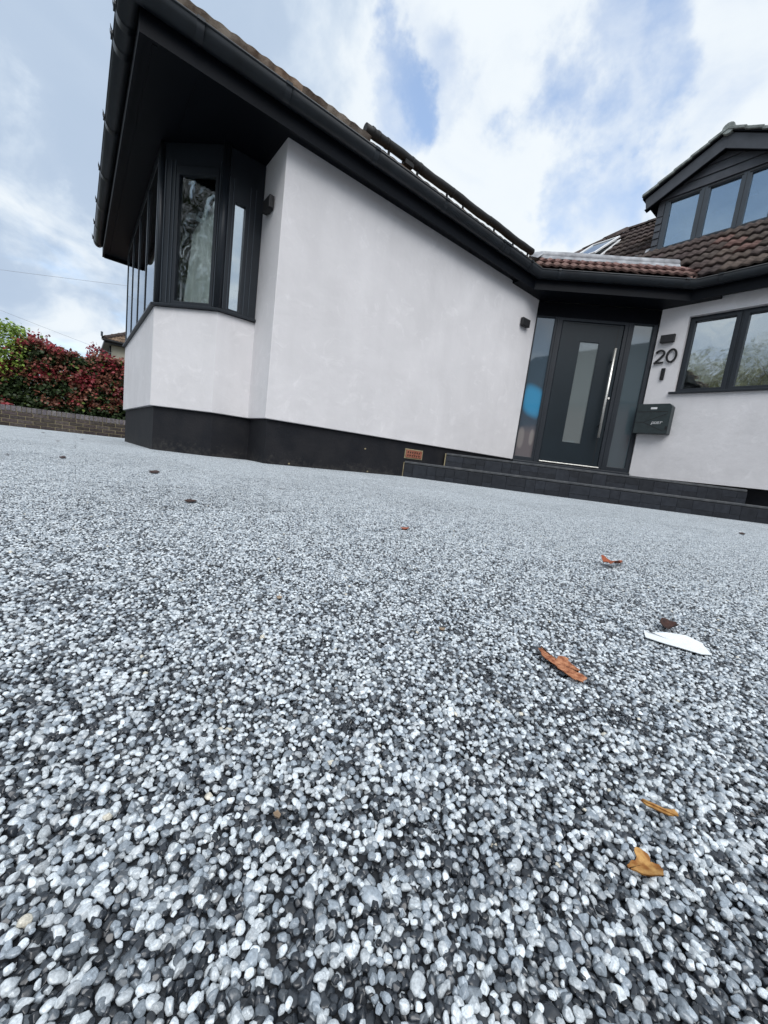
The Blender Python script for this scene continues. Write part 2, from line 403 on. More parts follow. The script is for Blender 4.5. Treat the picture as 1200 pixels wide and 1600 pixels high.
def painted_reflection_pane():
    """frosted side glass with a soft blue shape and a pale, blurred lower reflection, painted into its colour"""
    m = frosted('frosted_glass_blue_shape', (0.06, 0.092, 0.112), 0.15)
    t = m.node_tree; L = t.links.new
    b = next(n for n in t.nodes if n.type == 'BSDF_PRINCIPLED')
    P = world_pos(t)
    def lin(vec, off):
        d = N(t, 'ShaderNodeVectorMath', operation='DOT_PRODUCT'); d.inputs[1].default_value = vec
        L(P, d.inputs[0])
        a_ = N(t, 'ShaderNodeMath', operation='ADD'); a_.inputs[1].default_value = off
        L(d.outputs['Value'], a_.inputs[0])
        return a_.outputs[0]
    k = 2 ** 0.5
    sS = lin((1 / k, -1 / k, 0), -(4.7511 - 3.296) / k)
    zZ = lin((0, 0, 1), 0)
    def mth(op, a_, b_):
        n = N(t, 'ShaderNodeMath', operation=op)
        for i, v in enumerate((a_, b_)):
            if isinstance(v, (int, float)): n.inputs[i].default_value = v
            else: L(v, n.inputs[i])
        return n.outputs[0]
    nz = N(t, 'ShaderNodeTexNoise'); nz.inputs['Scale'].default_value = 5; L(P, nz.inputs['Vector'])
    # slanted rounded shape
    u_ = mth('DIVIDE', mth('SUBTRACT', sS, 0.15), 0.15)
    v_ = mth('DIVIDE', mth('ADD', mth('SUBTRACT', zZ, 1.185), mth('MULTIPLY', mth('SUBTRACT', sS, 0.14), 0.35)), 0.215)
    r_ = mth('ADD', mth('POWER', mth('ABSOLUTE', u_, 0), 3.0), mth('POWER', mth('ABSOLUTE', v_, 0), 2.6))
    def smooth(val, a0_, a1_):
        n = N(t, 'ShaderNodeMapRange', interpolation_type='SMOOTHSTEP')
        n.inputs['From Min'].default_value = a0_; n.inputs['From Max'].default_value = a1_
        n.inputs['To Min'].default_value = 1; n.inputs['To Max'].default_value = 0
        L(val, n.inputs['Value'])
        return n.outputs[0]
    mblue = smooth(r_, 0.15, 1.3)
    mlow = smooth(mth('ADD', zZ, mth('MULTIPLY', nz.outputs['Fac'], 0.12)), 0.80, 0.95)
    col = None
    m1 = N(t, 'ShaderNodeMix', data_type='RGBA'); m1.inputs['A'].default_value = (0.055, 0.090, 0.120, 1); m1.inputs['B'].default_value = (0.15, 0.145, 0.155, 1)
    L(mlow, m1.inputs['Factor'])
    # two pale upright blurs in the lower part, painted in as reflected windows
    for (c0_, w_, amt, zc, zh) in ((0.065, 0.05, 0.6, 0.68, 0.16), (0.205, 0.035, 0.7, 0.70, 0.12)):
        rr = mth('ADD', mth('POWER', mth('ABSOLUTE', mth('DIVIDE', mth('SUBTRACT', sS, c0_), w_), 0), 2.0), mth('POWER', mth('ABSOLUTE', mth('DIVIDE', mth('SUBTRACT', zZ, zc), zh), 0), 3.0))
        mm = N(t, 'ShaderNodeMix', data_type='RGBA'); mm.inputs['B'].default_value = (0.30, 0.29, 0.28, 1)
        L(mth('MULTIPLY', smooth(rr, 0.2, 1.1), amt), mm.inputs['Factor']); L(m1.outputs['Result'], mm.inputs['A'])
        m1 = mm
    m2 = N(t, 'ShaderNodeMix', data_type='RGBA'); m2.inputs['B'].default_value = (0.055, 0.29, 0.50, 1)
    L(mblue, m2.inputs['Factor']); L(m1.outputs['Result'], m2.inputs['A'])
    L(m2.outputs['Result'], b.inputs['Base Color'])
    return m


M['frost_blue'] = painted_reflection_pane()
M['leaf'] = attr_mat('hedge_leaf', rough=0.48, spec=0.32, trans=0.2)
M['peb_near'] = attr_mat('resin_bound_pebble', atype='INSTANCER', rough=0.38, spec=0.55, coat=0.38, grain=0.30)
M['peb_far'] = attr_mat('resin_bound_pebble_bed', rough=0.38, spec=0.55, coat=0.40)

# ------------------------------------------------------------------ object helpers
COL = sc.collection
WP = {}                                             # world position of each parent


class MB:
    """collects shapes and links them as one mesh object"""

    def __init__(s):
        s.v = []; s.f = []; s.sm = []

    def add(s, vs, fs, smooth=False):
        b = len(s.v)
        s.v += [Vector(v) for v in vs]
        s.f += [tuple(i + b for i in f) for f in fs]
        s.sm += [smooth] * len(fs)
        return s

    def box(s, a, b):
        (x0, y0, z0), (x1, y1, z1) = a, b
        x0, x1 = min(x0, x1), max(x0, x1); y0, y1 = min(y0, y1), max(y0, y1); z0, z1 = min(z0, z1), max(z0, z1)
        return s.obox((x0, y0, z0), (1, 0, 0), (0, 1, 0), (0, 0, 1), x1 - x0, y1 - y0, z1 - z0)

    def obox(s, O, U, V, W, u, v, w):
        O, U, V, W = map(Vector, (O, U, V, W))
        if U.cross(V).dot(W) < 0:
            U, V, u, v = V, U, v, u
        c = [O + U * (u * i) + V * (v * j) + W * (w * k) for k in (0, 1) for j in (0, 1) for i in (0, 1)]
        return s.add(c, [(0, 2, 3, 1), (4, 5, 7, 6), (0, 1, 5, 4), (2, 6, 7, 3), (0, 4, 6, 2), (1, 3, 7, 5)])

    def prism(s, poly, z0, z1):
        n = len(poly)
        ar = sum(poly[i][0] * poly[(i + 1) % n][1] - poly[(i + 1) % n][0] * poly[i][1] for i in range(n))
        if ar < 0:
            poly = poly[::-1]
        vs = [(p[0], p[1], z0) for p in poly] + [(p[0], p[1], z1) for p in poly]
        fs = [tuple(range(n - 1, -1, -1)), tuple(range(n, 2 * n))]
        fs += [(i, (i + 1) % n, n + (i + 1) % n, n + i) for i in range(n)]
        return s.add(vs, fs)

    def oprism(s, O, U, V, W, poly, w):
        """polygon in (U,V) extruded by w along W"""
        O, U, V, W = map(Vector, (O, U, V, W))
        n = len(poly)
        vs = [O + U * p[0] + V * p[1] for p in poly] + [O + U * p[0] + V * p[1] + W * w for p in poly]
        fs = [tuple(range(n - 1, -1, -1)), tuple(range(n, 2 * n))]
        fs += [(i, (i + 1) % n, n + (i + 1) % n, n + i) for i in range(n)]
        return s.add(vs, fs)

    def tube(s, pts, r, n=10, caps=True, smooth=True):
        pts = [Vector(p) for p in pts]
        rs = r if isinstance(r, (list, tuple)) else [r] * len(pts)
        vs = []; up = None
        for i, p in enumerate(pts):
            d = (pts[min(i + 1, len(pts) - 1)] - pts[max(i - 1, 0)]).normalized()
            if up is None:
                up = Vector((0, 0, 1)) if abs(d.z) < 0.9 else Vector((1, 0, 0))
            sd = d.cross(up).normalized(); u2 = sd.cross(d).normalized(); up = u2
            vs += [p + (sd * math.cos(2 * math.pi * k / n) + u2 * math.sin(2 * math.pi * k / n)) * rs[i] for k in range(n)]
        fs = []
        for i in range(len(pts) - 1):
            for k in range(n):
                k2 = (k + 1) % n
                fs.append((i * n + k, i * n + k2, (i + 1) * n + k2, (i + 1) * n + k))
        s.add(vs, fs, smooth)
        if caps:
            s.add(vs[:n], [tuple(range(n - 1, -1, -1))]); s.add(vs[-n:], [tuple(range(n))])
        return s

    def sweep(s, path, prof, closed=False, caps=True, smooth=False):
        """profile (out, up) swept along a horizontal path with mitred corners; 'out' is to the right of travel"""
        path = [Vector(p) for p in path]
        k = len(prof); vs = []
        for i, p in enumerate(path):
            d0 = (path[i] - path[i - 1]).normalized() if i > 0 else None
            d1 = (path[i + 1] - path[i]).normalized() if i < len(path) - 1 else None
            d0 = d0 or d1; d1 = d1 or d0
            n0 = Vector((d0.y, -d0.x, 0)); n1 = Vector((d1.y, -d1.x, 0))
            m = (n0 + n1).normalized(); m = m / max(0.3, m.dot(n0))
            vs += [p + m * a + Vector((0, 0, b)) for a, b in prof]
        fs = []
        kk = k if closed else k - 1
        for i in range(len(path) - 1):
            for j in range(kk):
                j2 = (j + 1) % k
                fs.append((i * k + j, i * k + j2, (i + 1) * k + j2, (i + 1) * k + j))
        s.add(vs, fs, smooth)
        if closed and caps:
            s.add(vs[:k], [tuple(range(k - 1, -1, -1))]); s.add(vs[-k:], [tuple(range(k))])
        return s

    def plate(s, O, U, V, Nn, w, h, holes, t):
        """rectangle w x h with rectangular holes (u0,v0,u1,v1), front face at O, thickness t behind it"""
        O, U, V, Nn = map(Vector, (O, U, V, Nn))
        us = sorted({0.0, w, *[a for q in holes for a in (q[0], q[2])]})
        vs_ = sorted({0.0, h, *[a for q in holes for a in (q[1], q[3])]})

        def full(i, j):
            if i < 0 or j < 0 or i >= len(us) - 1 or j >= len(vs_) - 1:
                return False
            cu = (us[i] + us[i + 1]) / 2; cv = (vs_[j] + vs_[j + 1]) / 2
            return not any(q[0] < cu < q[2] and q[1] < cv < q[3] for q in holes)
        flip = U.cross(V).dot(Nn) < 0

        def q(*a):
            pts = [O + U * u + V * v - Nn * d for u, v, d in a]
            f = (3, 2, 1, 0) if flip else (0, 1, 2, 3)
            s.add(pts, [f])
        for i in range(len(us) - 1):
            for j in range(len(vs_) - 1):
                if not full(i, j):
                    continue
                a, b, c, d = us[i], us[i + 1], vs_[j], vs_[j + 1]
                q((a, c, 0), (b, c, 0), (b, d, 0), (a, d, 0))
                q((a, d, t), (b, d, t), (b, c, t), (a, c, t))
                if not full(i - 1, j): q((a, c, t), (a, c, 0), (a, d, 0), (a, d, t))
                if not full(i + 1, j): q((b, c, 0), (b, c, t), (b, d, t), (b, d, 0))
                if not full(i, j - 1): q((a, c, t), (b, c, t), (b, c, 0), (a, c, 0))
                if not full(i, j + 1): q((a, d, 0), (b, d, 0), (b, d, t), (a, d, t))
        return s

    def build(s, name, material, parent=None, bevel=0.0, seg=2, origin=None):
        if origin is None:
            lo = Vector([min(v[i] for v in s.v) for i in range(3)]); hi = Vector([max(v[i] for v in s.v) for i in range(3)])
            c = (lo + hi) / 2; c.z = lo.z
        else:
            c = Vector(origin)
        me = bpy.data.meshes.new(name)
        me.from_pydata([tuple(v - c) for v in s.v], [], s.f)
        me.polygons.foreach_set('use_smooth', s.sm)
        bm = bmesh.new(); bm.from_mesh(me)
        bmesh.ops.remove_doubles(bm, verts=bm.verts, dist=1e-5)
        if bevel > 0:
            es = [e for e in bm.edges if len(e.link_faces) == 2 and e.calc_face_angle(0) > 0.6]
            bmesh.ops.bevel(bm, geom=es, offset=bevel, segments=seg, profile=0.5, affect='EDGES', clamp_overlap=True)
        bm.to_mesh(me); bm.free()
        if material:
            me.materials.append(material)
        return link(name, me, c, parent)


def link(name, me, wpos, parent=None, rot=None):
    o = bpy.data.objects.new(name, me)
    COL.objects.link(o)
    wpos = Vector(wpos)
    if parent is not None:
        o.parent = parent
        o.location = wpos - WP[parent.name]
    else:
        o.location = wpos
    if rot is not None:
        o.rotation_euler = rot
    WP[o.name] = wpos
    return o


def tag(o, label=None, cat=None, group=None, kind=None):
    if label: o['label'] = label
    if cat: o['category'] = cat
    if group: o['group'] = group
    if kind: o['kind'] = kind
    return o


def thing(name, label, cat, loc, group=None):
    o = link(name, None, loc)
    return tag(o, label, cat, group)


# ------------------------------------------------------------------ measured layout (metres)
A = 3.296                       # long white wall, plane y = A
X1 = 1.2416                     # end wall, plane x = X1
XE = 4.7511                     # where the long wall meets the diagonal entrance
Q = 1.0759
XW = XE + Q                     # right wall, plane x = XW
YR = A - Q
DK = XE + A                     # entrance plane x + y = DK
ZP = 0.376                      # bottom of the render
ZS = 2.482                      # soffit
YC = 3.735; BC = 0.3161; BB = 0.4113
XC = X1 - BC; XA = XC - BB; YB = YC + BB; YA2 = 6.72
S2 = 2 ** 0.5
DU = Vector((1, -1, 0)) / S2    # along the entrance, left to right
DN = Vector((-1, -1, 0)) / S2   # out of the entrance
Z = Vector((0, 0, 1)); X = Vector((1, 0, 0)); Y = Vector((0, 1, 0))


def slope_z(y):
    return -0.0171 * min(max(y - 3.5, 0), 7.0)


# ------------------------------------------------------------------ ground, driveway
g = MB()
g.add([(-400, -400, -0.16), (400, -400, -0.16), (400, 400, -0.16), (-400, 400, -0.16)], [(0, 1, 2, 3)])
tag(g.build('ground', M['ground'], origin=(0, 0, -0.16)), kind='structure')
g = MB()
xs = (-5.0, 9.5); ys = (-6.5, 3.5, 10.55)
g.add([(xs[0], ys[0], -0.004), (xs[1], ys[0], -0.004), (xs[1], ys[1], -0.004), (xs[0], ys[1], -0.004), (xs[1], ys[2], slope_z(10.5) - 0.004), (xs[0], ys[2], slope_z(10.5) - 0.004)],
      [(0, 1, 2, 3), (3, 2, 4, 5)])
tag(g.build('driveway', M['resin'], origin=(0, 0, -0.004)), kind='structure')
g = MB()
g.add([(-80, -9.5, -0.1), (80, -9.5, -0.1), (80, -6.9, -0.1), (-80, -6.9, -0.1)], [(0, 1, 2, 3)])
tag(g.build('road', M['road'], origin=(0, -8, -0.1)), kind='structure')

# ------------------------------------------------------------------ gravel: real pebbles everywhere, one stuff object
SP = 0.0033


def pebble_colours(n, pos, white=0.30):
    """white quartz, blue-grey and charcoal stones, loosely clumped"""
    r = rng.random(n)
    # low-frequency clumping
    ph = np.zeros(n)
    for cell, amp in ((0.014, 0.075), (0.045, 0.035)):
        g = rng.normal(0, 1, (97, 97))
        q = pos / cell; i0 = np.floor(q).astype(int); f = q - i0; f = f * f * (3 - 2 * f)
        a_, b_ = i0[:, 0] % 97, i0[:, 1] % 97; a2, b2 = (a_ + 1) % 97, (b_ + 1) % 97
        ph += amp * (g[a_, b_] * (1 - f[:, 0]) * (1 - f[:, 1]) + g[a2, b_] * f[:, 0] * (1 - f[:, 1]) + g[a_, b2] * (1 - f[:, 0]) * f[:, 1] + g[a2, b2] * f[:, 0] * f[:, 1])
    r = np.clip(r + ph, 0, 0.999)
    c = np.zeros((n, 4)); c[:, 3] = 1
    v = rng.random(n)
    w = r < white
    c[w, :3] = (np.array([0.535, 0.580, 0.612])[None] * (0.62 + 0.60 * v[w])[:, None])
    l = (r >= white) & (r < white + 0.20)
    c[l, :3] = (np.array([0.245, 0.283, 0.320])[None] * (0.7 + 0.6 * v[l])[:, None])
    d = (r >= white + 0.20) & (r < white + 0.35)
    c[d, :3] = (np.array([0.080, 0.094, 0.109])[None] * (0.7 + 0.6 * v[d])[:, None])
    k = r >= white + 0.35
    c[k, :3] = (np.array([0.0165, 0.0205, 0.0265])[None] * (0.6 + 0.9 * v[k])[:, None])
    cream = rng.random(n) < 0.0012
    c[cream, :3] = np.array([0.55, 0.52, 0.44])
    return c


def pebble_mesh(sub, seed):
    """a worn angular stone of unit radius: a sphere cut back by random planes"""
    bm = bmesh.new()
    bmesh.ops.create_icosphere(bm, subdivisions=sub, radius=1.0)
    rr = random.Random(seed)
    pl = []
    for k in range(13):
        d = Vector((rr.gauss(0, 1), rr.gauss(0, 1), rr.gauss(0, 1))).normalized()
        pl.append((d, rr.uniform(0.58, 0.86)))
    for v in bm.verts:
        p = v.co.copy()
        for d, h in pl:
            e = p.dot(d) - h
            if e > 0:
                p -= d * e * 0.96
        p *= 1 + 0.05 * mnoise.noise(v.co * 2.3 + Vector((seed, 0, 0)))
        v.co = p
    me = bpy.data.meshes.new('pebble')
    bm.to_mesh(me); bm.free()
    me.polygons.foreach_set('use_smooth', [True] * len(me.polygons))
    return me


def packed(x0, y0, x1, y1, layers=2):
    """jittered hexagonal packing with a second, deeper layer filling the gaps"""
    P = []; Lr = []
    for layer in range(layers):
        sp = SP * (1.0 if layer == 0 else 1.05)
        ny = int((y1 - y0) / (sp * 0.866)); nx = int((x1 - x0) / sp)
        gy, gx = np.mgrid[0:ny, 0:nx]
        px = x0 + (gx + 0.5 * (gy % 2) + 0.25 + 0.5 * layer) * sp
        py = y0 + (gy + 0.5 + 0.5 * layer) * sp * 0.866
        px = px + rng.normal(0, 0.23, px.shape) * sp
        py = py + rng.normal(0, 0.23, px.shape) * sp
        P.append(np.stack([px.ravel(), py.ravel()], 1)); Lr.append(np.full(px.size, layer))
    return np.concatenate(P), np.concatenate(Lr)


def pebble_dims(n, layer):
    base = np.clip(rng.lognormal(math.log(0.00163), 0.24, n), 0.0009, 0.0035)
    sx = base * rng.uniform(1.05, 1.42, n); sy = base * rng.uniform(0.9, 1.2, n); sz = base * rng.uniform(0.75, 1.05, n)
    z = -sz * 0.92 + rng.normal(0, 0.00030, n) - layer * 0.0016
    rot = np.stack([rng.normal(0, 0.28, n), rng.normal(0, 0.28, n), rng.uniform(0, 6.283, n)], 1)
    return np.stack([sx, sy, sz], 1), z, rot


PATCH = 0.5


def make_patch(seed, name):
    P, layer = packed(0, 0, PATCH, PATCH, 2)
    # of the deep layer keep a share: it only shows through gaps
    keep = (layer == 0) | (rng.random(len(P)) < 0.5)
    P = P[keep] - PATCH / 2; layer = layer[keep]
    n = len(P)
    S, z, rot = pebble_dims(n, layer)
    c = pebble_colours(n, P, 0.31)
    z += np.where(c[:, 0] > 0.16, 0.00046, -0.00050) * (layer == 0)
    me0 = pebble_mesh(1, seed)
    nv = len(me0.vertices)
    bv = np.empty(nv * 3, np.float32); me0.vertices.foreach_get('co', bv); bv = bv.reshape(-1, 3)
    bf = np.empty(len(me0.polygons) * 3, np.int32); me0.polygons.foreach_get('vertices', bf)
    cx, sx = np.cos(rot[:, 0]), np.sin(rot[:, 0]); cy, sy_ = np.cos(rot[:, 1]), np.sin(rot[:, 1]); cz, sz_ = np.cos(rot[:, 2]), np.sin(rot[:, 2])
    Rm = np.empty((n, 3, 3))
    Rm[:, 0, 0] = cy * cz; Rm[:, 0, 1] = sx * sy_ * cz - cx * sz_; Rm[:, 0, 2] = cx * sy_ * cz + sx * sz_
    Rm[:, 1, 0] = cy * sz_; Rm[:, 1, 1] = sx * sy_ * sz_ + cx * cz; Rm[:, 1, 2] = cx * sy_ * sz_ - sx * cz
    Rm[:, 2, 0] = -sy_; Rm[:, 2, 1] = sx * cy; Rm[:, 2, 2] = cx * cy
    V = np.einsum('nij,nkj->nki', Rm, bv[None] * S[:, None, :] * 1.17)
    V[:, :, 0] += P[:, None, 0]; V[:, :, 1] += P[:, None, 1]; V[:, :, 2] += z[:, None]
    nf = len(bf) // 3
    Fi = (bf[None] + (np.arange(n) * nv)[:, None]).astype(np.int32).ravel()
    me = bpy.data.meshes.new(name)
    me.vertices.add(n * nv); me.vertices.foreach_set('co', V.astype(np.float32).ravel())
    me.loops.add(len(Fi)); me.loops.foreach_set('vertex_index', Fi)
    me.polygons.add(n * nf)
    me.polygons.foreach_set('loop_start', np.arange(n * nf, dtype=np.int32) * 3)
    me.polygons.foreach_set('use_smooth', np.ones(n * nf, bool))
    me.update(calc_edges=True)
    a = me.attributes.new('col', 'FLOAT_COLOR', 'POINT')
    a.data.foreach_set('color', np.repeat(c, nv, axis=0).astype(np.float32).ravel())
    me.materials.append(M['peb_far'])
    return me


def make_gravel():
    coll = bpy.data.collections.new('pebble_kinds')
    kinds = []
    for i in range(10):
        me = pebble_mesh(3, 20 + i); me.materials.append(M['peb_near'])
        kinds.append(me)
    for i in range(2):
        kinds.append(make_patch(3 + i, 'pebble_bed'))
    for i, me in enumerate(kinds):
        ob = bpy.data.objects.new('kind_%02d' % i, me)
        coll.objects.link(ob)
    # points
    NEAR = (-0.5, -0.5, 1.0, 1.0)
    P, layer = packed(*NEAR)
    keep = (layer == 0) | (rng.random(len(P)) < 0.6)
    P = P[keep]; layer = layer[keep]
    n = len(P)
    S, z, rot = pebble_dims(n, layer)
    S *= 1.08
    col = pebble_colours(n, P)
    z += np.where(col[:, 0] > 0.16, 0.00046, -0.00050) * (layer == 0)
    idx = rng.integers(0, 10, n)
    pos = np.concatenate([P, z[:, None]], 1)
    pp = []; rr_ = []; ii = []
    for ix in range(-10, 19):
        for iy in range(-13, 21):
            cx = ix * PATCH + PATCH / 2; cy = iy * PATCH + PATCH / 2
            if NEAR[0] < cx < NEAR[2] and NEAR[1] < cy < NEAR[3]:
                continue
            zc = slope_z(cy)
            # under the house and steps nothing is needed
            if (cx + cy > 7.0 and cx > 2.5) and cy > -9 and (cy > 0.8 or cx > 5.8) or (cx > 1.8 and 3.8 < cy < 6.9) or (0.9 < cx < 1.8 and 4.4 < cy < 6.5) or cx > 6.0:
                continue
            tilt = math.atan(-0.0171) if 3.5 < cy < 10.5 else 0.0
            m = Matrix.Rotation(tilt, 3, 'X') @ Matrix.Rotation(random.randrange(4) * math.pi / 2, 3, 'Z')
            pp.append((cx, cy, zc)); rr_.append(tuple(m.to_euler())); ii.append(10 + random.randrange(2))
    k = len(pp)
    pos = np.concatenate([pos, np.array(pp)]); rot = np.concatenate([rot, np.array(rr_)])
    S = np.concatenate([S, np.ones((k, 3))]); idx = np.concatenate([idx, np.array(ii)])
    col = np.concatenate([col, np.ones((k, 4))])
    me = bpy.data.meshes.new('gravel')
    me.vertices.add(len(pos)); me.vertices.foreach_set('co', pos.astype(np.float32).ravel())
    for nm, ty, key, arr in (('rot', 'FLOAT_VECTOR', 'vector', rot), ('scl', 'FLOAT_VECTOR', 'vector', S), ('col', 'FLOAT_COLOR', 'color', col)):
        a = me.attributes.new(nm, ty, 'POINT'); a.data.foreach_set(key, arr.astype(np.float32).ravel())
    a = me.attributes.new('idx', 'INT', 'POINT'); a.data.foreach_set('value', idx.astype(np.int32))
    me.update()
    o = bpy.data.objects.new('gravel', me)
    COL.objects.link(o)
    tag(o, kind='stuff')
    o['label'] = 'white, grey and charcoal resin-bound pebbles covering the driveway'
    gt = bpy.data.node_groups.new('pebble_spread', 'GeometryNodeTree')
    gt.interface.new_socket('Geometry', in_out='INPUT', socket_type='NodeSocketGeometry')
    gt.interface.new_socket('Geometry', in_out='OUTPUT', socket_type='NodeSocketGeometry')
    gi = gt.nodes.new('NodeGroupInput'); go = gt.nodes.new('NodeGroupOutput')
    ip = gt.nodes.new('GeometryNodeInstanceOnPoints')
    ci = gt.nodes.new('GeometryNodeCollectionInfo')
    ci.inputs['Collection'].default_value = coll
    ci.inputs['Separate Children'].default_value = True
    ci.inputs['Reset Children'].default_value = True
    ip.inputs['Pick Instance'].default_value = True
    L = gt.links.new
    L(gi.outputs[0], ip.inputs['Points']); L(ci.outputs[0], ip.inputs['Instance'])
    for nm, ty, sock in (('rot', 'FLOAT_VECTOR', 'Rotation'), ('scl', 'FLOAT_VECTOR', 'Scale'), ('idx', 'INT', 'Instance Index')):
        na = gt.nodes.new('GeometryNodeInputNamedAttribute'); na.data_type = ty
        na.inputs['Name'].default_value = nm
        L(na.outputs['Attribute'], ip.inputs[sock])
    L(ip.outputs[0], go.inputs[0])
    md = o.modifiers.new('spread', 'NODES'); md.node_group = gt


make_gravel()

# ------------------------------------------------------------------ the house
house = thing('house', 'white rendered bungalow with anthracite eaves, bay window, diagonal front door and tiled dormer roof', 'house', (XE, A, 0))

# walls
w = MB().prism([(X1, A), (XE, A), (XE, A + 0.25), (X1 + 0.25, A + 0.25), (X1 + 0.25, YC + 0.10), (X1, YC + 0.10)], ZP, 2.52)
w.build('wall', M['render'], house, 0.006)
w = MB().plate((XW, YR, ZP - 0.03), -Y, Z, -X, YR + 5.0, 2.5 - ZP + 0.03, [(YR - 1.912, 1.42 - ZP + 0.03, YR - 0.79, 2.315 - ZP + 0.03)], 0.25)
w.build('wall', M['render'], house)
bay_out = [(X1 + 0.05, YC), (XC, YC), (XA, YB), (XA, YA2), (XC, YA2 + BB), (X1 + 0.05, YA2 + BB)]
w = MB().prism(bay_out, ZP, 1.212)
w.build('bay_wall', M['render'], house, 0.006)
MB().box((X1, YA2 + BB, ZP), (X1 + 0.25, 7.28, 2.50)).build('wall', M['render'], house)
MB().box((X1 + 0.25, 7.03, ZP), (XW + 3, 7.28, 2.50)).build('wall', M['render'], house)
MB().box((11.5, -5, -0.1), (11.75, 7.28, 2.6)).build('wall', M['render'], house)
MB().box((XW + 0.25, -5, -0.1), (11.5, -4.75, 2.6)).build('wall', M['render'], house)
# plinth, set back 30 mm under the render
r = 0.03
pl = [(X1 + r, A + r), (XE + 0.6, A + r), (XE + 0.6, 7.2), (X1 + r, 7.2), (X1 + r, YA2 + BB - r), (XC + r, YA2 + BB - r), (XA + r, YA2 - r / 2), (XA + r, YB + r / 2), (XC + r * 0.6, YC + r), (X1 + r, YC + r)]
MB().prism(pl, -0.3, ZP - 0.001).build('plinth', M['plinth'], house, 0.004)
MB().prism([(XW + 0.12, -5), (XW + 0.12, YR + 0.3), (11.4, YR + 0.3), (11.4, -5)], -0.3, ZP - 0.04).build('plinth', M['plinth'], house)
for (px_, pz, s_) in ((1.50, 0.018, 0.011), (2.30, 0.24, 0.012), (2.36, 0.016, 0.010)):
    b = MB(); b.oprism((px_, A + r - 0.004, pz), X, Z, Y, [(-s_, -s_ * .3), (s_ * .2, -s_ * .5), (s_, 0), (s_ * .3, s_ * .7), (-s_ * .6, s_ * .4)], 0.006)
    b.build('mortar_smear', M['mortar'], house)
# floor and ceiling inside so that rooms read dark
MB().box((X1 + 0.25, A + 0.25, 0.30), (XW + 5.4, 7.0, 0.36)).build('room_floor', M['inside'], house)
MB().box((XW + 0.25, -4.7, 0.30), (11.4, A + 0.24, 0.36)).build('room_floor', M['inside'], house)
MB().box((X1 + 0.02, A + 0.24, 2.53), (11.45, 7.2, 2.56)).build('ceiling', M['inside'], house)
MB().prism([(XW + 0.1, -4.9), (11.45, -4.9), (11.45, A + 0.23), (XE + 0.1, A + 0.23), (XW + 0.1, YR + 0.1)], 2.53, 2.56).build('ceiling', M['inside'], house)
MB().box((8.4, -4.7, 0.36), (8.45, 2.9, 2.52)).build('room_wall', M['inside'], house)
MB().box((3.6, 3.56, 0.36), (3.65, 7.0, 2.52)).build('room_wall', M['inside'], house)

# soffit, fascia
OV = 0.106
YE = A - OV; XF = 0.28; YN = 7.33
sofp = [(XF, YE), (XE - 0.5, YE), (XE - 0.5, A + 0.02), (X1 + 0.02, A + 0.02), (X1 + 0.02, YN), (XF, YN)]
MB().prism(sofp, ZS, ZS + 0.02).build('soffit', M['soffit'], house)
dk_e = DK - 0.30 * S2           # inner edge of the entrance eaves
PE = lambda e: [(DK - e * S2 - (A - OV), A - OV), (XW - OV, DK - e * S2 - (XW - OV))]
a0, a1 = PE(0.30)
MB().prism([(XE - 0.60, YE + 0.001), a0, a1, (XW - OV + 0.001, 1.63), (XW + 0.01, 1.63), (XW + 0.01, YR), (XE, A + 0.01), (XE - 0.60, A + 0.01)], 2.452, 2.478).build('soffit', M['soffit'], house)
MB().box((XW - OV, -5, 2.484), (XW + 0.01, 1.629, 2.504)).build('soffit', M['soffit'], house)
fp = [(XF, YN), (XF, YE), (a0[0], YE), (a1[0], a1[1]), (XW - OV, -5)]
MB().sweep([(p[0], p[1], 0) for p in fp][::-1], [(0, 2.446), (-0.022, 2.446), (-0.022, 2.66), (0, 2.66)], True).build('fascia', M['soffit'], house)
MB().box((XF, YN - 0.02, 2.446), (XF + 1.4, YN + 0.02, 2.66)).build('fascia', M['soffit'], house)
# soffit joint strips over the bay
MB().box((0.60, 3.2, ZS - 0.004), (0.63, 3.9, ZS - 0.0005)).build('soffit_strip', M['soffit'], house)
MB().box((0.335, YE + 0.05, ZS - 0.006), (0.36, YN - 0.03, ZS - 0.0005)).build('soffit_strip', M['soffit'], house)

# gutter: half-round swept round the eaves
GR = 0.058
gz = 2.642
prof = [(0.008 + GR - GR * math.cos(t), gz - 0.018 - (0.072) * math.sin(t)) for t in [math.pi * i / 12 for i in range(13)]]
prof = [(0.008, gz)] + prof + [(0.008 + 2 * GR, gz), (0.008 + 2 * GR + 0.006, gz + 0.001), (0.008 + 2 * GR + 0.006, gz - 0.008), (0.008 + 2 * GR + 0.001, gz - 0.012)]
# give the trough thickness
inner = [(0.012, gz)] + [(0.008 + GR - (GR - 0.004) * math.cos(t), gz - 0.016 - 0.068 * math.sin(t)) for t in [math.pi * i / 12 for i in range(13)]]
gpath = [(p[0], p[1], 0) for p in fp]
gpath_r = gpath[::-1]
gut = MB(); gut.sweep(gpath, [(-0, 0)][:0] + [(a, b) for a, b in prof], False, smooth=True)
gut.sweep(gpath, inner, False, smooth=True)
gutter = None


def sweep_left(mb, path, prof, smooth=True):
    """profile on the outer (left of travel reversed) side"""
    return mb.sweep(path[::-1], [(-a, b) for a, b in prof], smooth=smooth)


gut = MB()
# travelling from the bay end to the right end, outside is on the right
gut.sweep(gpath, [(a, b) for a, b in prof], False, smooth=True)
gut.sweep(gpath, inner[::-1], False, smooth=True)
gutter = gut.build('gutter', M['gutter'], house)


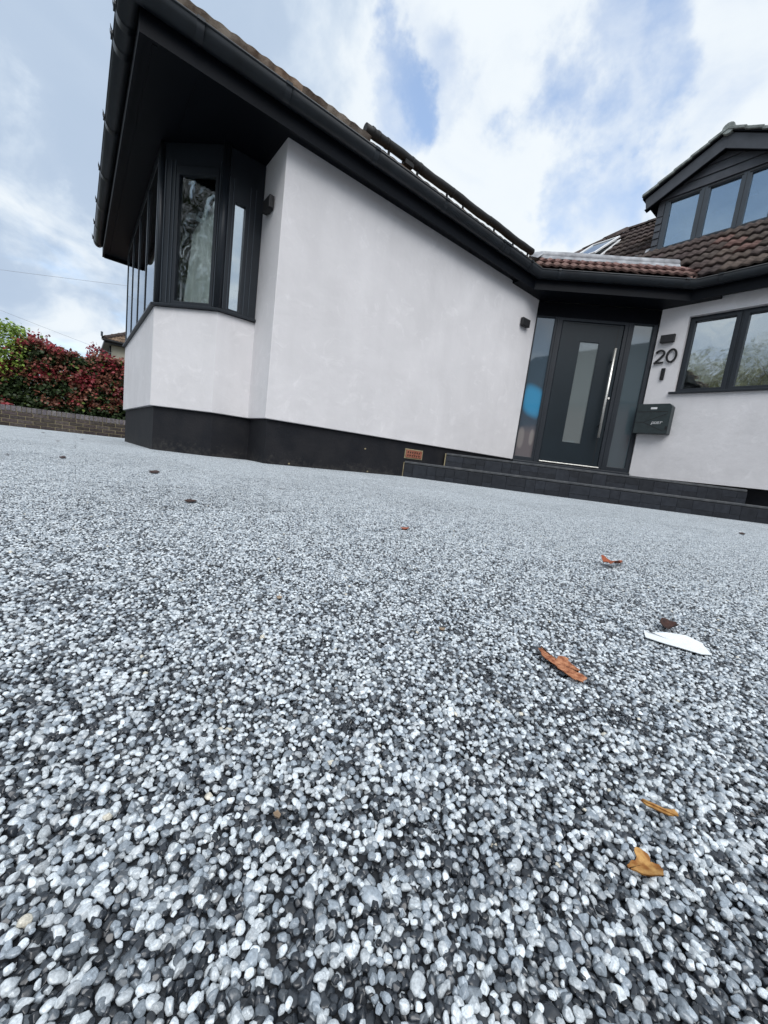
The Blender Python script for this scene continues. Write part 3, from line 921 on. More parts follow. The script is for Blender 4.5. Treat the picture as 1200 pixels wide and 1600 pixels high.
def gutter_joint(p, d, wdt=0.045, name='gutter_bracket', spike=False):
    d = Vector(d).normalized()
    q0 = Vector(p) - d * wdt / 2; q1 = Vector(p) + d * wdt / 2
    pr = [(a + (0.003 if a > 0.03 else 0), b - 0.004) for a, b in prof]
    b = MB().sweep([q0, q1], pr, False, smooth=True)
    b.sweep([q0, q1], [(0.128, gz + 0.004), (0.139, gz + 0.004), (0.139, gz - 0.014), (0.128, gz - 0.014)], True)
    if spike:
        n = Vector((d.y, -d.x, 0))
        for s_ in (-0.35, 0.35):
            c = Vector(p) + d * wdt * s_ + n * 0.134 + Vector((0, 0, gz))
            b.tube([c, c + n * 0.006 + Z * 0.018 + d * 0.002, c + n * 0.010 + Z * 0.036 + d * 0.006], [0.005, 0.004, 0.001], 6)
    b.build(name, M['gutter'], gutter)


for xx in (0.56, 1.13, 1.90, 2.72, 3.62):
    gutter_joint((xx, YE, 0), (1, 0, 0))
gutter_joint((3.70, YE, 0), (1, 0, 0), 0.09)
gutter_joint((4.16, YE, 0), (1, 0, 0), 0.03)
for yy in (3.37, 3.6, 4.5, 5.35, 6.1, 6.75, 7.28):
    gutter_joint((XF, yy, 0), (0, -1, 0), 0.06, spike=True)
gutter_joint((a0[0] + 0.18, a0[1] - 0.18, 0), (1, -1, 0), 0.03)
gutter_joint((a1[0] - 0.10, a1[1] + 0.10, 0), (1, -1, 0), 0.05)
for yy in (1.62, 0.4, -0.8):
    gutter_joint((XW - OV, yy, 0), (0, -1, 0), 0.04)
# closed end at the far left
e = MB(); e.oprism((XF, 7.331, 0), -X, Z, Y, [(a, b) for a, b in prof], 0.006)
e.build('gutter_end', M['gutter'], gutter)

# ------------------------------------------------------------------ roofs
TP = math.radians(40)


def tile_mesh(width=0.2, length=0.36, amp=0.019, name='tile', mt=None, lift0=0.036, thick=0.020):
    """interlocking double-roll tile: u across, v up the slope, w out; tail thick, head tucked under"""
    n = 12
    vs = []; fs = []

    def prof_w(t):                       # t in 0..1 over the width: two asymmetric rolls
        k = (t * 2) % 1.0
        return amp * (0.5 - 0.5 * math.cos(2 * math.pi * min(1.0, k ** 0.75))) if k > 0 else 0.0
    us = [(-0.5 + i / n) * width for i in range(n + 1)]
    ws = [prof_w(i / n * 0.9999) for i in range(n + 1)]
    th = thick
    for (v, lift) in ((0.0, lift0), (length, 0.004)):
        for i in range(n + 1):
            vs.append((us[i], v, ws[i] + lift))
    for i in range(n + 1):
        vs.append((us[i], 0.0, ws[i] * 0.8 + lift0 - th))
    for i in range(n + 1):
        vs.append((us[i], 0.05, ws[i] * 0.5 + lift0 - 0.002 - th))
    k = n + 1
    for i in range(n):
        fs.append((i, i + 1, k + i + 1, k + i))
        fs.append((2 * k + i, 2 * k + i + 1, i + 1, i))
        fs.append((3 * k + i, 3 * k + i + 1, 2 * k + i + 1, 2 * k + i))
    me = bpy.data.meshes.new(name)
    me.from_pydata(vs, [], fs)
    me.polygons.foreach_set('use_smooth', [j % 3 == 0 for j in range(len(fs))])
    me.materials.append(mt)
    return me


TM = tile_mesh(mt=M['tile']); TMR = tile_mesh(mt=M['tile_red'], length=0.33); TMO = tile_mesh(mt=M['tile_old'], amp=0.005, lift0=0.03, thick=0.016); TME = tile_mesh(mt=M['tile_pale'], amp=0.006, lift0=0.062, thick=0.05)


def tile_rot(U, V):
    U = Vector(U).normalized(); V = Vector(V).normalized(); W = U.cross(V)
    return Matrix((U, V, W)).transposed()


BULK = {}


def place_tile(me, pos, Rm, parent, key, single, tint=None):
    jit = Matrix.Rotation(random.gauss(0, 0.012), 3, 'Z') @ Matrix.Rotation(random.gauss(0, 0.012), 3, 'X')
    Rm = Rm @ jit
    if single:
        o = link('tile', me, pos, parent, Rm.to_euler())
        if tint: o.color = (*tint, 1)
        return
    BULK.setdefault((key, me.materials[0].name), []).append((me, Vector(pos), Rm, parent))


def flush_bulk():
    for (key, mn), lst in BULK.items():
        vs = []; fs = []; sm = []
        cache = {}
        for me, pos, Rm, parent in lst:
            if me.name not in cache:
                cache[me.name] = ([v.co.copy() for v in me.vertices], [tuple(p.vertices) for p in me.polygons], [p.use_smooth for p in me.polygons])
            V, Fc, s_ = cache[me.name]
            b = len(vs)
            vs += [Rm @ v + pos for v in V]
            fs += [tuple(i + b for i in f) for f in Fc]
            sm += s_
        parent = lst[0][3]
        c = lst[0][1]
        m2 = bpy.data.meshes.new('tile')
        m2.from_pydata([tuple(v - c) for v in vs], [], fs); m2.polygons.foreach_set('use_smooth', sm)
        m2.materials.append(lst[0][0].materials[0])
        o = link('tile', m2, c, parent); o['kind'] = 'stuff'


# main roof
EX, EZ = 5.655, 2.655
CT, ST = math.cos(TP), math.sin(TP)
RX = 8.80; RZ = EZ + (RX - EX) * math.tan(TP)
HY = 7.49                        # hip starts here at eaves level
mz = lambda x: EZ + (x - EX) * math.tan(TP)
HR = HY - (RX - EX)              # ridge end
rb = MB()
d_ = 0.03
rb.add([(EX, -5, EZ - d_), (EX, HY, EZ - d_), (RX, HR, RZ - d_), (RX, -5, RZ - d_), (2 * RX - EX, HY, EZ - d_), (2 * RX - EX, -5, EZ - d_)],
       [(0, 3, 2, 1), (1, 2, 4), (3, 5, 4, 2), (0, 1, 4, 5)])
main_roof = rb.build('roof', M['tile'], house)
# wing roof
WE_Y, WE_Z, WP_ = YE - 0.075, 2.640, math.radians(30)
wt = math.tan(WP_)
WF_X = XF - 0.085; WN_Y = YN + 0.08
half = (WN_Y - WE_Y) / 2
WRZ = WE_Z + half * wt
xr_end = EX + (WRZ - EZ) / math.tan(TP)
wb = MB()
wb.add([(WF_X, WE_Y, WE_Z - d_), (WF_X, WN_Y, WE_Z - d_), (WF_X + half, WE_Y + half, WRZ - d_), (xr_end, WE_Y + half, WRZ - d_), (EX + 0.02, WN_Y, WE_Z - d_), (EX - 0.9, WE_Y, WE_Z - d_), (EX + 0.35, WE_Y + 0.5, WE_Z + 0.5 * wt - d_)],
       [(0, 2, 1), (0, 5, 6, 3, 2), (1, 2, 3, 4), (0, 1, 4, 5)])
wing_roof = wb.build('roof', M['tile_old'], house)

# porch roof strip between the two
PP = math.radians(35)
pe = DK - 0.372 * S2             # x+y of the porch eave
p0 = Vector(((pe - 0.02) - (A - 0.18), A - 0.18, 2.665)); p1 = Vector((XW - 0.18, pe - (XW - 0.18), 2.665))
up45 = Vector((1, 1, 0)) / S2
pv = up45 * math.cos(PP) + Z * math.sin(PP)
pb = MB()
A0 = p0 + DU * 0.02; A1 = p1 - DU * 0.02
LT = 0.56
pb.add([A0 - Z * 0.02, A1 - Z * 0.02, A1 + pv * LT + DU * 0.30 - Z * 0.02, A0 + pv * LT - DU * 0.0 - Z * 0.02], [(0, 1, 2, 3)])
porch_roof = pb.build('roof', M['tile_red'], house)

singles = 0
cand = []
# porch tiles: two courses
Rp = tile_rot(DU, pv)
for c_ in range(2):
    base = p0 + pv * (0.262 * c_ - 0.01)
    k0 = -1 if c_ == 0 else 0
    for k in range(0, 10):
        u = 0.09 + 0.2 * k + (0.0 if c_ == 0 else 0.05)
        if u > (p1 - p0).length + (0.06 if c_ == 0 else 0.20): continue
        t = (0.82, 0.80, 0.78) if c_ == 0 else (1.0, 0.95, 0.97)
        place_tile(TMR, base + DU * u, Rp, porch_roof, 'porch', True, t); singles += 1
# wing eaves course along the long wall is seen as single tiles, the rest is hidden
Vw = Vector((0, math.cos(WP_), math.sin(WP_))); Rw = tile_rot(X, Vw)
for row in range(0, 9):
    s_ = row * 0.30
    yy = WE_Y + s_ * math.cos(WP_) - 0.01; zz = WE_Z + s_ * math.sin(WP_) + 0.004
    k = 0
    while True:
        xx = WF_X + 0.14 + s_ * math.cos(WP_) + (0.2 if row else 0) + 0.2 * k; k += 1
        xmax = 4.55 if row == 0 else min(xr_end, EX + (zz - EZ) / math.tan(TP) - 0.1, 99)
        if row in (1, 2): xmax = min(xmax, 4.9 + 0.25 * row)
        if xx > xmax: break
        single = row == 0
        place_tile(TME if single and xx < 1.9 else TMO, (xx, yy, zz), Rw, wing_roof, 'wing', single, random.choice(((1, 1, 1), (0.75, 0.7, 0.68), (1.15, 1.0, 0.9), (0.6, 0.6, 0.62)))); singles += single
Vn = Vector((math.cos(WP_), 0, math.sin(WP_))); Rn = tile_rot(-Y, Vn)
for row in range(0, 9):
    s_ = row * 0.30
    xx = WF_X + s_ * math.cos(WP_) - 0.01; zz = WE_Z + s_ * math.sin(WP_) + 0.004
    y = WE_Y + 0.34 + s_ * math.cos(WP_)
    while y < WN_Y - s_ * math.cos(WP_) - 0.3:
        place_tile(TMO, (xx, y, zz), Rn, wing_roof, 'wing', False); y += 0.2

# dormer geometry
XD = 7.084
DC = 2.30; DY0 = 3.055; DZ0 = mz(XD)
# main roof tiles
Vm = Vector((CT, 0, ST)); Rmn = tile_rot(-Y, Vm)
SKY = (4.11, 4.66, 8.30)         # skylight y0, y1, top x
mains = []
ncourse = int(((RX - EX) / CT) / 0.30) + 1
for row in range(ncourse):
    s_ = row * 0.30
    xx = EX - 0.02 + s_ * CT; zz = EZ + s_ * ST + 0.002
    if xx > RX - 0.1: continue
    k = 0
    while True:
        yy = HY - (xx - EX) - 0.34 - 0.2 * k; k += 1
        if yy < -4.9: break
        # the grid is anchored so columns line up
        yy = round(yy / 0.2) * 0.2
        if xx + 0.1 > XD and DY0 - 0.05 > yy > 2 * DC - DY0 - 0.0: continue
        if xx < xr_end - 0.25 and yy > WE_Y - 0.05 and zz < WE_Z + (min(yy - WE_Y, WN_Y - yy)) * wt - 0.05: continue
        if xx + yy < DK + 0.25 and zz < 2.665 + (xx + yy - pe) / S2 * math.tan(PP) - 0.05: continue
        if SKY[0] < yy + 0.02 < SKY[1] and SKY[2] - 0.95 < xx < SKY[2] - 0.12: continue
        mains.append((xx, yy, zz))
seen = [m for m in mains if (lambda u: -10 < u[0] < 1215 and -10 < u[1] < 1600 and u[2] > 0)(pix((m[0], m[1], m[2] + 0.03)))]
seen.sort(key=lambda m: -1 / max(1e-3, (Vector(m) - Vector((0, 0, CAM_H))).length))
seen.sort(key=lambda m: (Vector(m) - Vector((0, 0, CAM_H))).length)
limit = 298 - singles
sset = set(seen[:limit])
for m in mains:
    u = pix((m[0], m[1], m[2]))
    v = 0.92 + 0.16 * random.random()
    tint = (v, v * random.uniform(0.94, 1.02), v * random.uniform(0.92, 1.02))
    # a few newer, pinker tiles, as in the photo
    if 1120 < u[0] < 1172 and 383 < u[1] < 402: tint = (1.7, 1.30, 1.22)
    elif 1090 < u[0] < 1200 and 398 < u[1] < 432 and random.random() < 0.5: tint = (1.25, 1.22, 1.12)
    place_tile(TM, m, Rmn, main_roof, 'main', m in sset, tint)
# the slopes away from the street
Vh = Vector((0, -CT, ST)); Rh = tile_rot(-X, Vh)
for row in range(ncourse):
    s_ = row * 0.30
    yy = HY - s_ * CT + 0.02; zz = EZ + s_ * ST + 0.002
    x = EX + s_ * CT + 0.38
    while x < 2 * RX - EX - s_ * CT - 0.35:
        if not (x < xr_end and zz < WE_Z + (WN_Y - yy) * wt): place_tile(TM, (x, yy, zz), Rh, main_roof, 'main', False)
        x += 0.2
flush_bulk()
# hip and ridge tiles


def ridge_run(pa, pb_, parent, mt, step=0.42, rad=0.10, single=True):
    pa, pb_ = Vector(pa), Vector(pb_)
    d = (pb_ - pa); n = max(1, int(d.length / step)); d = d / n
    dn = d.normalized(); sd = dn.cross(Z).normalized(); up = sd.cross(dn)
    me = None
    for i in range(n):
        q = pa + d * i
        b = MB(); k = 9
        ring = lambda t, r_: [q + d * t + sd * r_ * math.cos(math.pi * j / (k - 1)) + up * (r_ * 0.72 * math.sin(math.pi * j / (k - 1)) - 0.045) for j in range(k)]
        r0, r1 = ring(-0.05, rad * 1.06), ring(1.0, rad * 0.96)
        i0, i1 = ring(-0.05, rad * 0.86), ring(1.0, rad * 0.8)
        b.add(r0 + r1, [(j + 1, j, k + j, k + j + 1) for j in range(k - 1)], True)
        b.add(i0 + i1, [(j, j + 1, k + j + 1, k + j) for j in range(k - 1)], True)
        b.add(r0 + i0, [(j, j + 1, k + j + 1, k + j) for j in range(k - 1)])
        b.add(r1 + i1, [(j + 1, j, k + j, k + j + 1) for j in range(k - 1)])
        b.build('ridge_tile', mt, parent)


ridge_run((EX + 0.25, HY - 0.25, mz(EX + 0.25) + 0.05), (RX, HR, RZ + 0.05), main_roof, M['tile'], rad=0.15)
ridge_run((RX, HR, RZ + 0.06), (RX, -1.0, RZ + 0.06), main_roof, M['tile'])
ridge_run((WF_X + 0.12, WE_Y + 0.12, WE_Z + 0.12 * wt + 0.06), (WF_X + half, WE_Y + half, WRZ + 0.06), wing_roof, M['tile_old'])

# lead roll and flat over the porch
lp = p0 + pv * 0.545; lz = lp.z
lb = MB()
c0 = p0 + pv * 0.60 + DU * 0.06; c1 = c0 + DU * 1.70
rr0 = 0.062
ax = (c1 - c0).normalized()
lb2 = MB().tube([c0 + Z * 0.022, c0 + ax * 0.02 + Z * 0.022, c0 + ax * 0.5 + Z * 0.026, c0 + ax * 1.1 + Z * 0.021, c1 - ax * 0.01 + Z * 0.024, c1 + Z * 0.024], [rr0 * 0.93, rr0, rr0 * 1.03, rr0, rr0 * 1.02, rr0 * 0.95], 18)
lead = lb2.build('lead_roll', M['lead'], house)
MB().tube([c1 + Z * 0.024 + ax * 0.001, c1 + Z * 0.024 + ax * 0.008], rr0 * 0.88, 18).build('lead_roll_end', M['lead_dark'], lead)
b = MB()
lo = -0.055
steps_ = 14
pts = []
for i in range(steps_ + 1):
    u = i / steps_
    q = c0.lerp(c1, u)
    dip = 0.008 * math.sin(i * 1.7)
    pts.append((q - up45 * 0.045 + Z * 0.03, q - up45 * (0.10 + dip) - Z * (0.036 + dip), q - up45 * (0.104 + dip) - Z * (0.042 + dip)))
for i in range(steps_):
    b.add([pts[i][0], pts[i + 1][0], pts[i + 1][1], pts[i][1]], [(3, 2, 1, 0)], True)
    b.add([pts[i][1], pts[i + 1][1], pts[i + 1][2], pts[i][2]], [(3, 2, 1, 0)], False)
b.build('lead_apron', M['lead'], house)
q0, q1 = c0 + Z * 0.01 - DU * 0.1, c1 + Z * 0.01 + DU * 0.05
MB().add([q0, q1, q1 + up45 * 1.2 + Z * 0.02, q0 + up45 * 1.2 + Z * 0.02, q0 - Z * 0.02, q1 - Z * 0.02, q1 + up45 * 1.2, q0 + up45 * 1.2],
         [(0, 1, 2, 3), (7, 6, 5, 4), (0, 4, 5, 1), (1, 5, 6, 2), (2, 6, 7, 3), (3, 7, 4, 0)]).build('lead_flat', M['lead'], house)
# folded lead saddle at the left end
b = MB()
o_ = c0 - DU * 0.03
b.add([o_ - DU * 0.10 - up45 * 0.02 + Z * 0.055, o_ + DU * 0.06 - up45 * 0.03 + Z * 0.075, o_ + DU * 0.045 - up45 * 0.16 - Z * 0.02, o_ - DU * 0.02 - up45 * 0.19 - Z * 0.085, o_ - DU * 0.13 - up45 * 0.12 - Z * 0.03,
       o_ - DU * 0.09 + up45 * 0.2 + Z * 0.055, o_ + DU * 0.06 + up45 * 0.2 + Z * 0.075], [(0, 4, 3, 2, 1), (0, 1, 6, 5)], False)
b.build('lead_saddle', M['lead'], house)
MB().oprism((XD - 0.06, DY0 + 0.02, mz(XD - 0.06) + 0.045), (0, 1, 0), Vm, Vector((-ST, 0, CT)), [(0, -0.02), (0.16, -0.05), (0.10, 0.16), (0, 0.2)], 0.012).build('lead_soaker', M['lead'], house)

# rail that runs along the edge of the wing roof
rl = MB()
ry, rz = 3.25, 2.872
rxs = [1.87 + 0.1 * i for i in range(26)]
rl.tube([(x, ry, rz + 0.004 * math.sin(x * 9)) for x in rxs], [0.039 + 0.0015 * math.sin(x * 23) for x in rxs], 12)
rail = rl.build('roof_rail', M['rail'], house)
xx = 1.93
for i, gap in enumerate((0.06, 0.10, 0.29, 0.10, 0.45, 0.60, 0.70)):
    MB().tube([(xx, ry, rz), (xx + 0.022, ry, rz)], 0.042, 12).build('rail_clip', M['rail'], rail)
    xx += gap
for x in (2.12, 2.46, 2.86, 3.10, 3.62, 3.98, 4.28):
    MB().box((x, ry - 0.006, rz - 0.19), (x + 0.02, ry + 0.006, rz - 0.02)).build('rail_post', M['rail'], rail)
MB().box((2.30, ry - 0.03, rz - 0.06), (2.40, ry + 0.03, rz - 0.025)).build('rail_clip', M['rail'], rail)

# ------------------------------------------------------------------ bay window
fr = MB()
T_ = 0.07
# side facet (parallel to the long wall)
zt_ = ZS - 0.004; z0_ = 1.236
fr.plate((XC, YC, z0_), X, Z, -Y, BC - 0.002, zt_ - z0_, [(0.085, 0.025, 0.172, 0.865)], T_)
bay_frame = fr.build('bay_window', M['anth'], house, 0.003)
fl = BB * S2
b = MB().plate((XC, YC, z0_), -DU, Z, DN, fl, zt_ - z0_, [(0.082, 0.030, 0.397, 1.005)], T_)
b.build('sash_frame', M['anth'], bay_frame, 0.003)
b = MB().plate((XC, YC, z0_) + DN * 0.0 if False else Vector((XC, YC, z0_)) + DN * 0.009 - DU * 0.055, -DU, Z, DN, 0.370, 1.07, [(0.027, 0.030, 0.342, 1.005)], 0.008)
b.build('sash_frame', M['anth'], bay_frame, 0.004)
b = MB()
b.tube([(XC - 0.002, YC - 0.002, z0_), (XC - 0.002, YC - 0.002, zt_)], 0.03, 10)
b.build('corner_post', M['anth'], bay_frame)
b = MB().tube([(XA + 0.022, YB - 0.01, z0_), (XA + 0.022, YB - 0.01, zt_)], 0.025, 10)
b.build('corner_post', M['anth'], bay_frame)
holesA = [(0.07 + 0.62 * i, 0.02, 0.07 + 0.62 * i + 0.57, 1.14) for i in range(4)]
MB().plate((XA, YB, z0_), Y, Z, -X, YA2 - YB, zt_ - z0_, holesA, T_).build('sash_frame', M['anth'], bay_frame, 0.003)
for i in range(5):
    y_ = YB + 0.03 + 0.62 * i
    MB().box((XA - 0.006, y_ - 0.012, z0_), (XA - 0.001, y_ + 0.018, zt_ - 0.1)).build('mullion', M['frame'], bay_frame, 0.003)
MB().plate((XC, YA2 + BB, z0_), (-DU.x, DU.y, 0), Z, (-1 / S2, 1 / S2, 0), fl, zt_ - z0_, [(0.1, 0.05, 0.48, 1.0)], T_).build('sash_frame', M['anth'], bay_frame)
for s_ in (0.040, 0.435, 0.47, 0.52):
    MB().obox(Vector((XC, YC, z0_ + 0.012)) - DU * s_ + DN * 0.0005, -DU, Z, DN, 0.007, 1.10, 0.006).build('frame_bead', M['frame'], bay_frame)
for x_ in (0.03, 0.062, 0.20, 0.245):
    MB().box((XC + x_, YC - 0.006, z0_ + 0.01), (XC + x_ + 0.006, YC - 0.0005, zt_ - 0.22)).build('frame_bead', M['frame'], bay_frame)
# panes
def pane(name, O, U, V, Nn, w, h, m, parent, back=0.03, t=0.006):
    O, U, V, Nn = map(Vector, (O, U, V, Nn))
    return MB().obox(O - Nn * back, U, V, -Nn, w, h, t).build(name, m, parent)


pane('pane', (XC + 0.08, YC, z0_ + 0.02), X, Z, -Y, 0.097, 0.85, M['glass'], bay_frame)
pane('pane', Vector((XC, YC, z0_ + 0.025)) - DU * 0.077, -DU, Z, DN, 0.325, 0.985, M['glass_film'], bay_frame, 0.014)
for h in holesA:
    pane('pane', (XA, YB + h[0] + 0.001, z0_ + 0.021), Y, Z, -X, 0.568, 1.118, M['glass_side'], bay_frame, 0.0015)
pane('pane', Vector((XC, YA2 + BB, z0_ + 0.045)) + Vector((-1 / S2, -1 / S2, 0)) * 0.095, (-1 / S2, -1 / S2, 0), Z, (-1 / S2, 1 / S2, 0), 0.39, 0.96, M['glass'], bay_frame)
# sill
sp = [(X1 - 0.002, YC - 0.03), (XC - 0.0124, YC - 0.03), (XA - 0.03, YB - 0.0124), (XA - 0.03, YA2 + 0.01), (XC, YA2 + BB + 0.03), (X1 - 0.002, YA2 + BB + 0.03)]
MB().prism(sp, 1.213, 1.235).build('sill', M['anth'], bay_frame, 0.004)
# lintel shadow panel above the bay glazing
# hanging plastic sheet inside, gathered at the top
b = MB()
nu, nv_ = 26, 30
base = Vector((XC, YC, 0)) - DU * 0.215 - DN * 0.068
vs = []
for j in range(nv_ + 1):
    v = j / nv_
    zz = 2.32 - 1.08 * v
    wid = 0.055 + 0.115 * v ** 1.1
    for i in range(nu + 1):
        u = i / nu - 0.5
        fold = 0.022 * math.sin(u * 26 + 3 * v) * (0.4 + 0.6 * v) + 0.012 * mnoise.noise(Vector((u * 9, v * 14, 1.3)))
        vs.append(base - DU * (u * 2 * wid + 0.012 * math.sin(v * 5) - 0.05 * (1 - v)) + DN * fold + Z * zz)
fs = [(j * (nu + 1) + i, j * (nu + 1) + i + 1, (j + 1) * (nu + 1) + i + 1, (j + 1) * (nu + 1) + i) for j in range(nv_) for i in range(nu)]
cs = b.add(vs, fs, True).build('plastic_sheet', M['curtain'])
tag(cs, 'pale crumpled plastic sheet hanging behind the narrow bay window pane', 'plastic sheet')

# ------------------------------------------------------------------ entrance door set (plane x + y = DK)
E0 = Vector((XE, A, 0))


def ep(s, z, out=0.0):
    return E0 + DU * s + Z * z + DN * out


LD = Q * S2
DF = MB().plate(ep(0.0, 0.357, -0.02), DU, Z, DN, LD, 2.275 - 0.357,
                [(0.020, 0.075, 0.250, 1.905), (0.348, 0.052, 1.122, 1.882), (1.235, 0.075, 1.470, 1.905)], 0.08)
dset = DF.build('door_frame', M['anth'], house, 0.003)
for s_ in (0.29, 1.18):
    MB().obox(ep(s_ - 0.012, 0.36, -0.019), DU, Z, DN, 0.024, 1.90, 0.008).build('frame_bead', M['anth'], dset, 0.002)
MB().obox(ep(0, 2.276, -0.05), DU, Z, DN, LD, 0.18, 0.01).build('header_panel', M['soffit'], house)
MB().obox(ep(0.0, 0.345, -0.02), DU, Z, DN, LD, 0.03, 0.045).build('door_sill', M['anth'], house, 0.004)
MB().obox(ep(0.345, 0.392, -0.018), DU, Z, DN, 0.78, 0.014, 0.03).build('threshold', M['steel'], dset, 0.003)
# leaf with its glazed slot
leaf = MB().plate(ep(0.353, 0.413, -0.032), DU, Z, DN, 0.764, 2.234 - 0.413, [(0.608 - 0.353, 0.69 - 0.413, 0.852 - 0.353, 2.0 - 0.413)], 0.05)
door = leaf.build('front_door', M['door'], house, 0.004)
MB().obox(ep(1.052, 0.415, -0.0318), DU, Z, DN, 0.006, 1.815, 0.001).build('door_groove', M['black'], door)
MB().obox(ep(0.42, 2.21, -0.0318), DU, Z, DN, 0.63, 0.007, 0.001).build('door_groove', M['black'], door)
pane('door_pane', ep(0.603, 0.685, -0.032), DU, Z, DN, 0.254, 1.32, M['frost'], door, 0.014)
pf = MB().plate(ep(0.600, 0.682, -0.0315), DU, Z, DN, 0.26, 1.326, [(0.012, 0.012, 0.248, 1.314)], 0.010)
pf.build('glazing_bead', M['door'], door, 0.002)
hb = MB().tube([ep(1.035, 0.79, 0.045), ep(1.035, 1.925, 0.045)], 0.0155, 14)
hd = hb.build('pull_handle', M['steel'], door)
for zz in (0.95, 1.78):
    MB().tube([ep(1.035, zz, -0.032), ep(1.035, zz, 0.045)], 0.009, 10).build('handle_stub', M['black'], door)
MB().tube([ep(1.092, 1.315, -0.032), ep(1.092, 1.315, -0.020)], 0.014, 14).build('lock', M['steel'], door)
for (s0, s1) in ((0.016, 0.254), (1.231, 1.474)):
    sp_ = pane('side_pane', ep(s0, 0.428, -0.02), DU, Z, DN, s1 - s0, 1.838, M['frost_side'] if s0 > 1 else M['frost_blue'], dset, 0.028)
# air brick in the plinth
ab = MB().plate((2.838, A + r - 0.010, 0.212), X, Z, -Y, 0.235, 0.082, [(0.022 + 0.033 * i, 0.012 + 0.034 * j, 0.038 + 0.033 * i, 0.032 + 0.034 * j) for i in range(6) for j in range(2)], 0.02)
airb = ab.build('air_brick', M['redbrick'], house)
MB().plate((2.825, A + r - 0.005, 0.200), X, Z, -Y, 0.262, 0.106, [(0.012, 0.011, 0.25, 0.095)], 0.01).build('mortar_edge', M['mortar'], airb)
MB().box((2.85, A + r - 0.0055, 0.218), (3.06, A + r - 0.0015, 0.288)).build('air_brick_back', M['black'], airb)

# ------------------------------------------------------------------ right-hand window
WY0, WY1, WZ0, WZ1 = 1.912, 0.79, 1.42, 2.315
u = lambda y: WY0 - y
hs = [(u(1.855), 0.045, u(1.468), 0.84), (u(1.355), 0.045, u(0.86), 0.84)]
win = MB().plate((XW + 0.055, WY0, WZ0), -Y, Z, -X, WY0 - WY1, WZ1 - WZ0, hs, 0.06).build('window', M['anth'], house, 0.003)
for h in hs:
    MB().plate((XW + 0.043, WY0 - h[0] + 0.045, WZ0 + h[1] - 0.03), -Y, Z, -X, h[2] - h[0] + 0.09, h[3] - h[1] + 0.06, [(0.045, 0.03, h[2] - h[0] + 0.045, h[3] - h[1] + 0.03)], 0.0115).build('sash_frame', M['anth'], win, 0.003)
    pane('pane', (XW + 0.055, WY0 - h[0] + 0.005, WZ0 + h[1] - 0.005), -Y, Z, -X, h[2] - h[0] + 0.01, h[3] - h[1] + 0.01, M['glass_front'], win, 0.028)
MB().box((XW - 0.035, WY0 + 0.045, WZ0 - 0.024), (XW + 0.10, WY1 - 0.04, WZ0 - 0.001)).build('sill', M['anth'], win, 0.004)

# ------------------------------------------------------------------ dormer
dm = MB()
zt1 = 4.62                        # wall head at the eaves of the dormer
apex = 5.20
dy0, dy1 = DY0, 2 * DC - DY0
hw = DY0 - DC
dm.plate((XD, dy0, DZ0 - 0.08), -Y, Z, -X, dy0 - dy1, zt1 - DZ0 + 0.08, [(dy0 - 2.965, 0.09, dy0 - (2 * DC - 2.965), 0.80)], 0.06)
dm.add([(XD, dy0, zt1), (XD, dy1, zt1), (XD, DC, zt1 + hw * 0.54), (XD + 0.06, dy0, zt1), (XD + 0.06, dy1, zt1), (XD + 0.06, DC, zt1 + hw * 0.54)], [(0, 1, 2), (5, 4, 3)])
for (ya, yb) in ((dy0, dy0 - 0.06), (dy1, dy1 + 0.06)):
    dm.add([(XD + 0.06, ya, mz(XD + 0.06) - 0.05), (RX, ya, RZ - 0.05), (RX - 0.4, ya, zt1 + 0.05), (XD + 0.06, ya, zt1), (XD + 0.06, yb, mz(XD + 0.06) - 0.05), (RX, yb, RZ - 0.05), (RX - 0.4, yb, zt1 + 0.05), (XD + 0.06, yb, zt1)],
           [(0, 1, 2, 3), (7, 6, 5, 4)])
dormer = dm.build('dormer', M['clad'], house)
# cladding boards: short ones beside the window, long ones in the gable
zz = DZ0 - 0.01
for i in range(5):
    h_ = 0.098
    for ya in (dy0, dy1 + 0.086):
        MB().add([(XD - 0.022, ya, zz), (XD - 0.022, ya - 0.084, zz), (XD - 0.008, ya - 0.084, zz + h_), (XD - 0.008, ya, zz + h_), (XD - 0.001, ya, zz), (XD - 0.001, ya - 0.084, zz), (XD - 0.001, ya - 0.084, zz + h_), (XD - 0.001, ya, zz + h_)],
                 [(0, 3, 2, 1), (0, 1, 5, 4), (0, 4, 7, 3), (1, 2, 6, 5), (3, 7, 6, 2)]).build('cladding_board', M['clad'], dormer)
    zz += 0.104
MB().box((XD - 0.014, dy0, zz + 0.004), (XD - 0.001, dy0 - 0.084, zt1 - 0.07)).build('cladding_board', M['clad'], dormer)
MB().box((XD - 0.014, dy1, zz + 0.004), (XD - 0.001, dy1 + 0.084, zt1 - 0.07)).build('cladding_board', M['clad'], dormer)
zb = DZ0 + 0.80 - 0.06
for i in range(4):
    h_ = 0.125
    z_a, z_b = zb, zb + h_
    wa = hw - max(0, (z_a - zt1) / 0.54); wb_ = hw - max(0, (z_b - zt1) / 0.54)
    if wa < 0.05: break
    wb_ = max(wb_, 0.01)
    MB().add([(XD - 0.024, DC + wa, z_a), (XD - 0.024, DC - wa, z_a), (XD - 0.008, DC - wb_, z_b), (XD - 0.008, DC + wb_, z_b), (XD - 0.001, DC + wa, z_a), (XD - 0.001, DC - wa, z_a), (XD - 0.001, DC - wb_, z_b), (XD - 0.001, DC + wb_, z_b)],
             [(0, 3, 2, 1), (0, 1, 5, 4), (0, 4, 7, 3), (1, 2, 6, 5), (3, 7, 6, 2)]).build('cladding_board', M['clad'], dormer)
    zb += h_ + 0.004
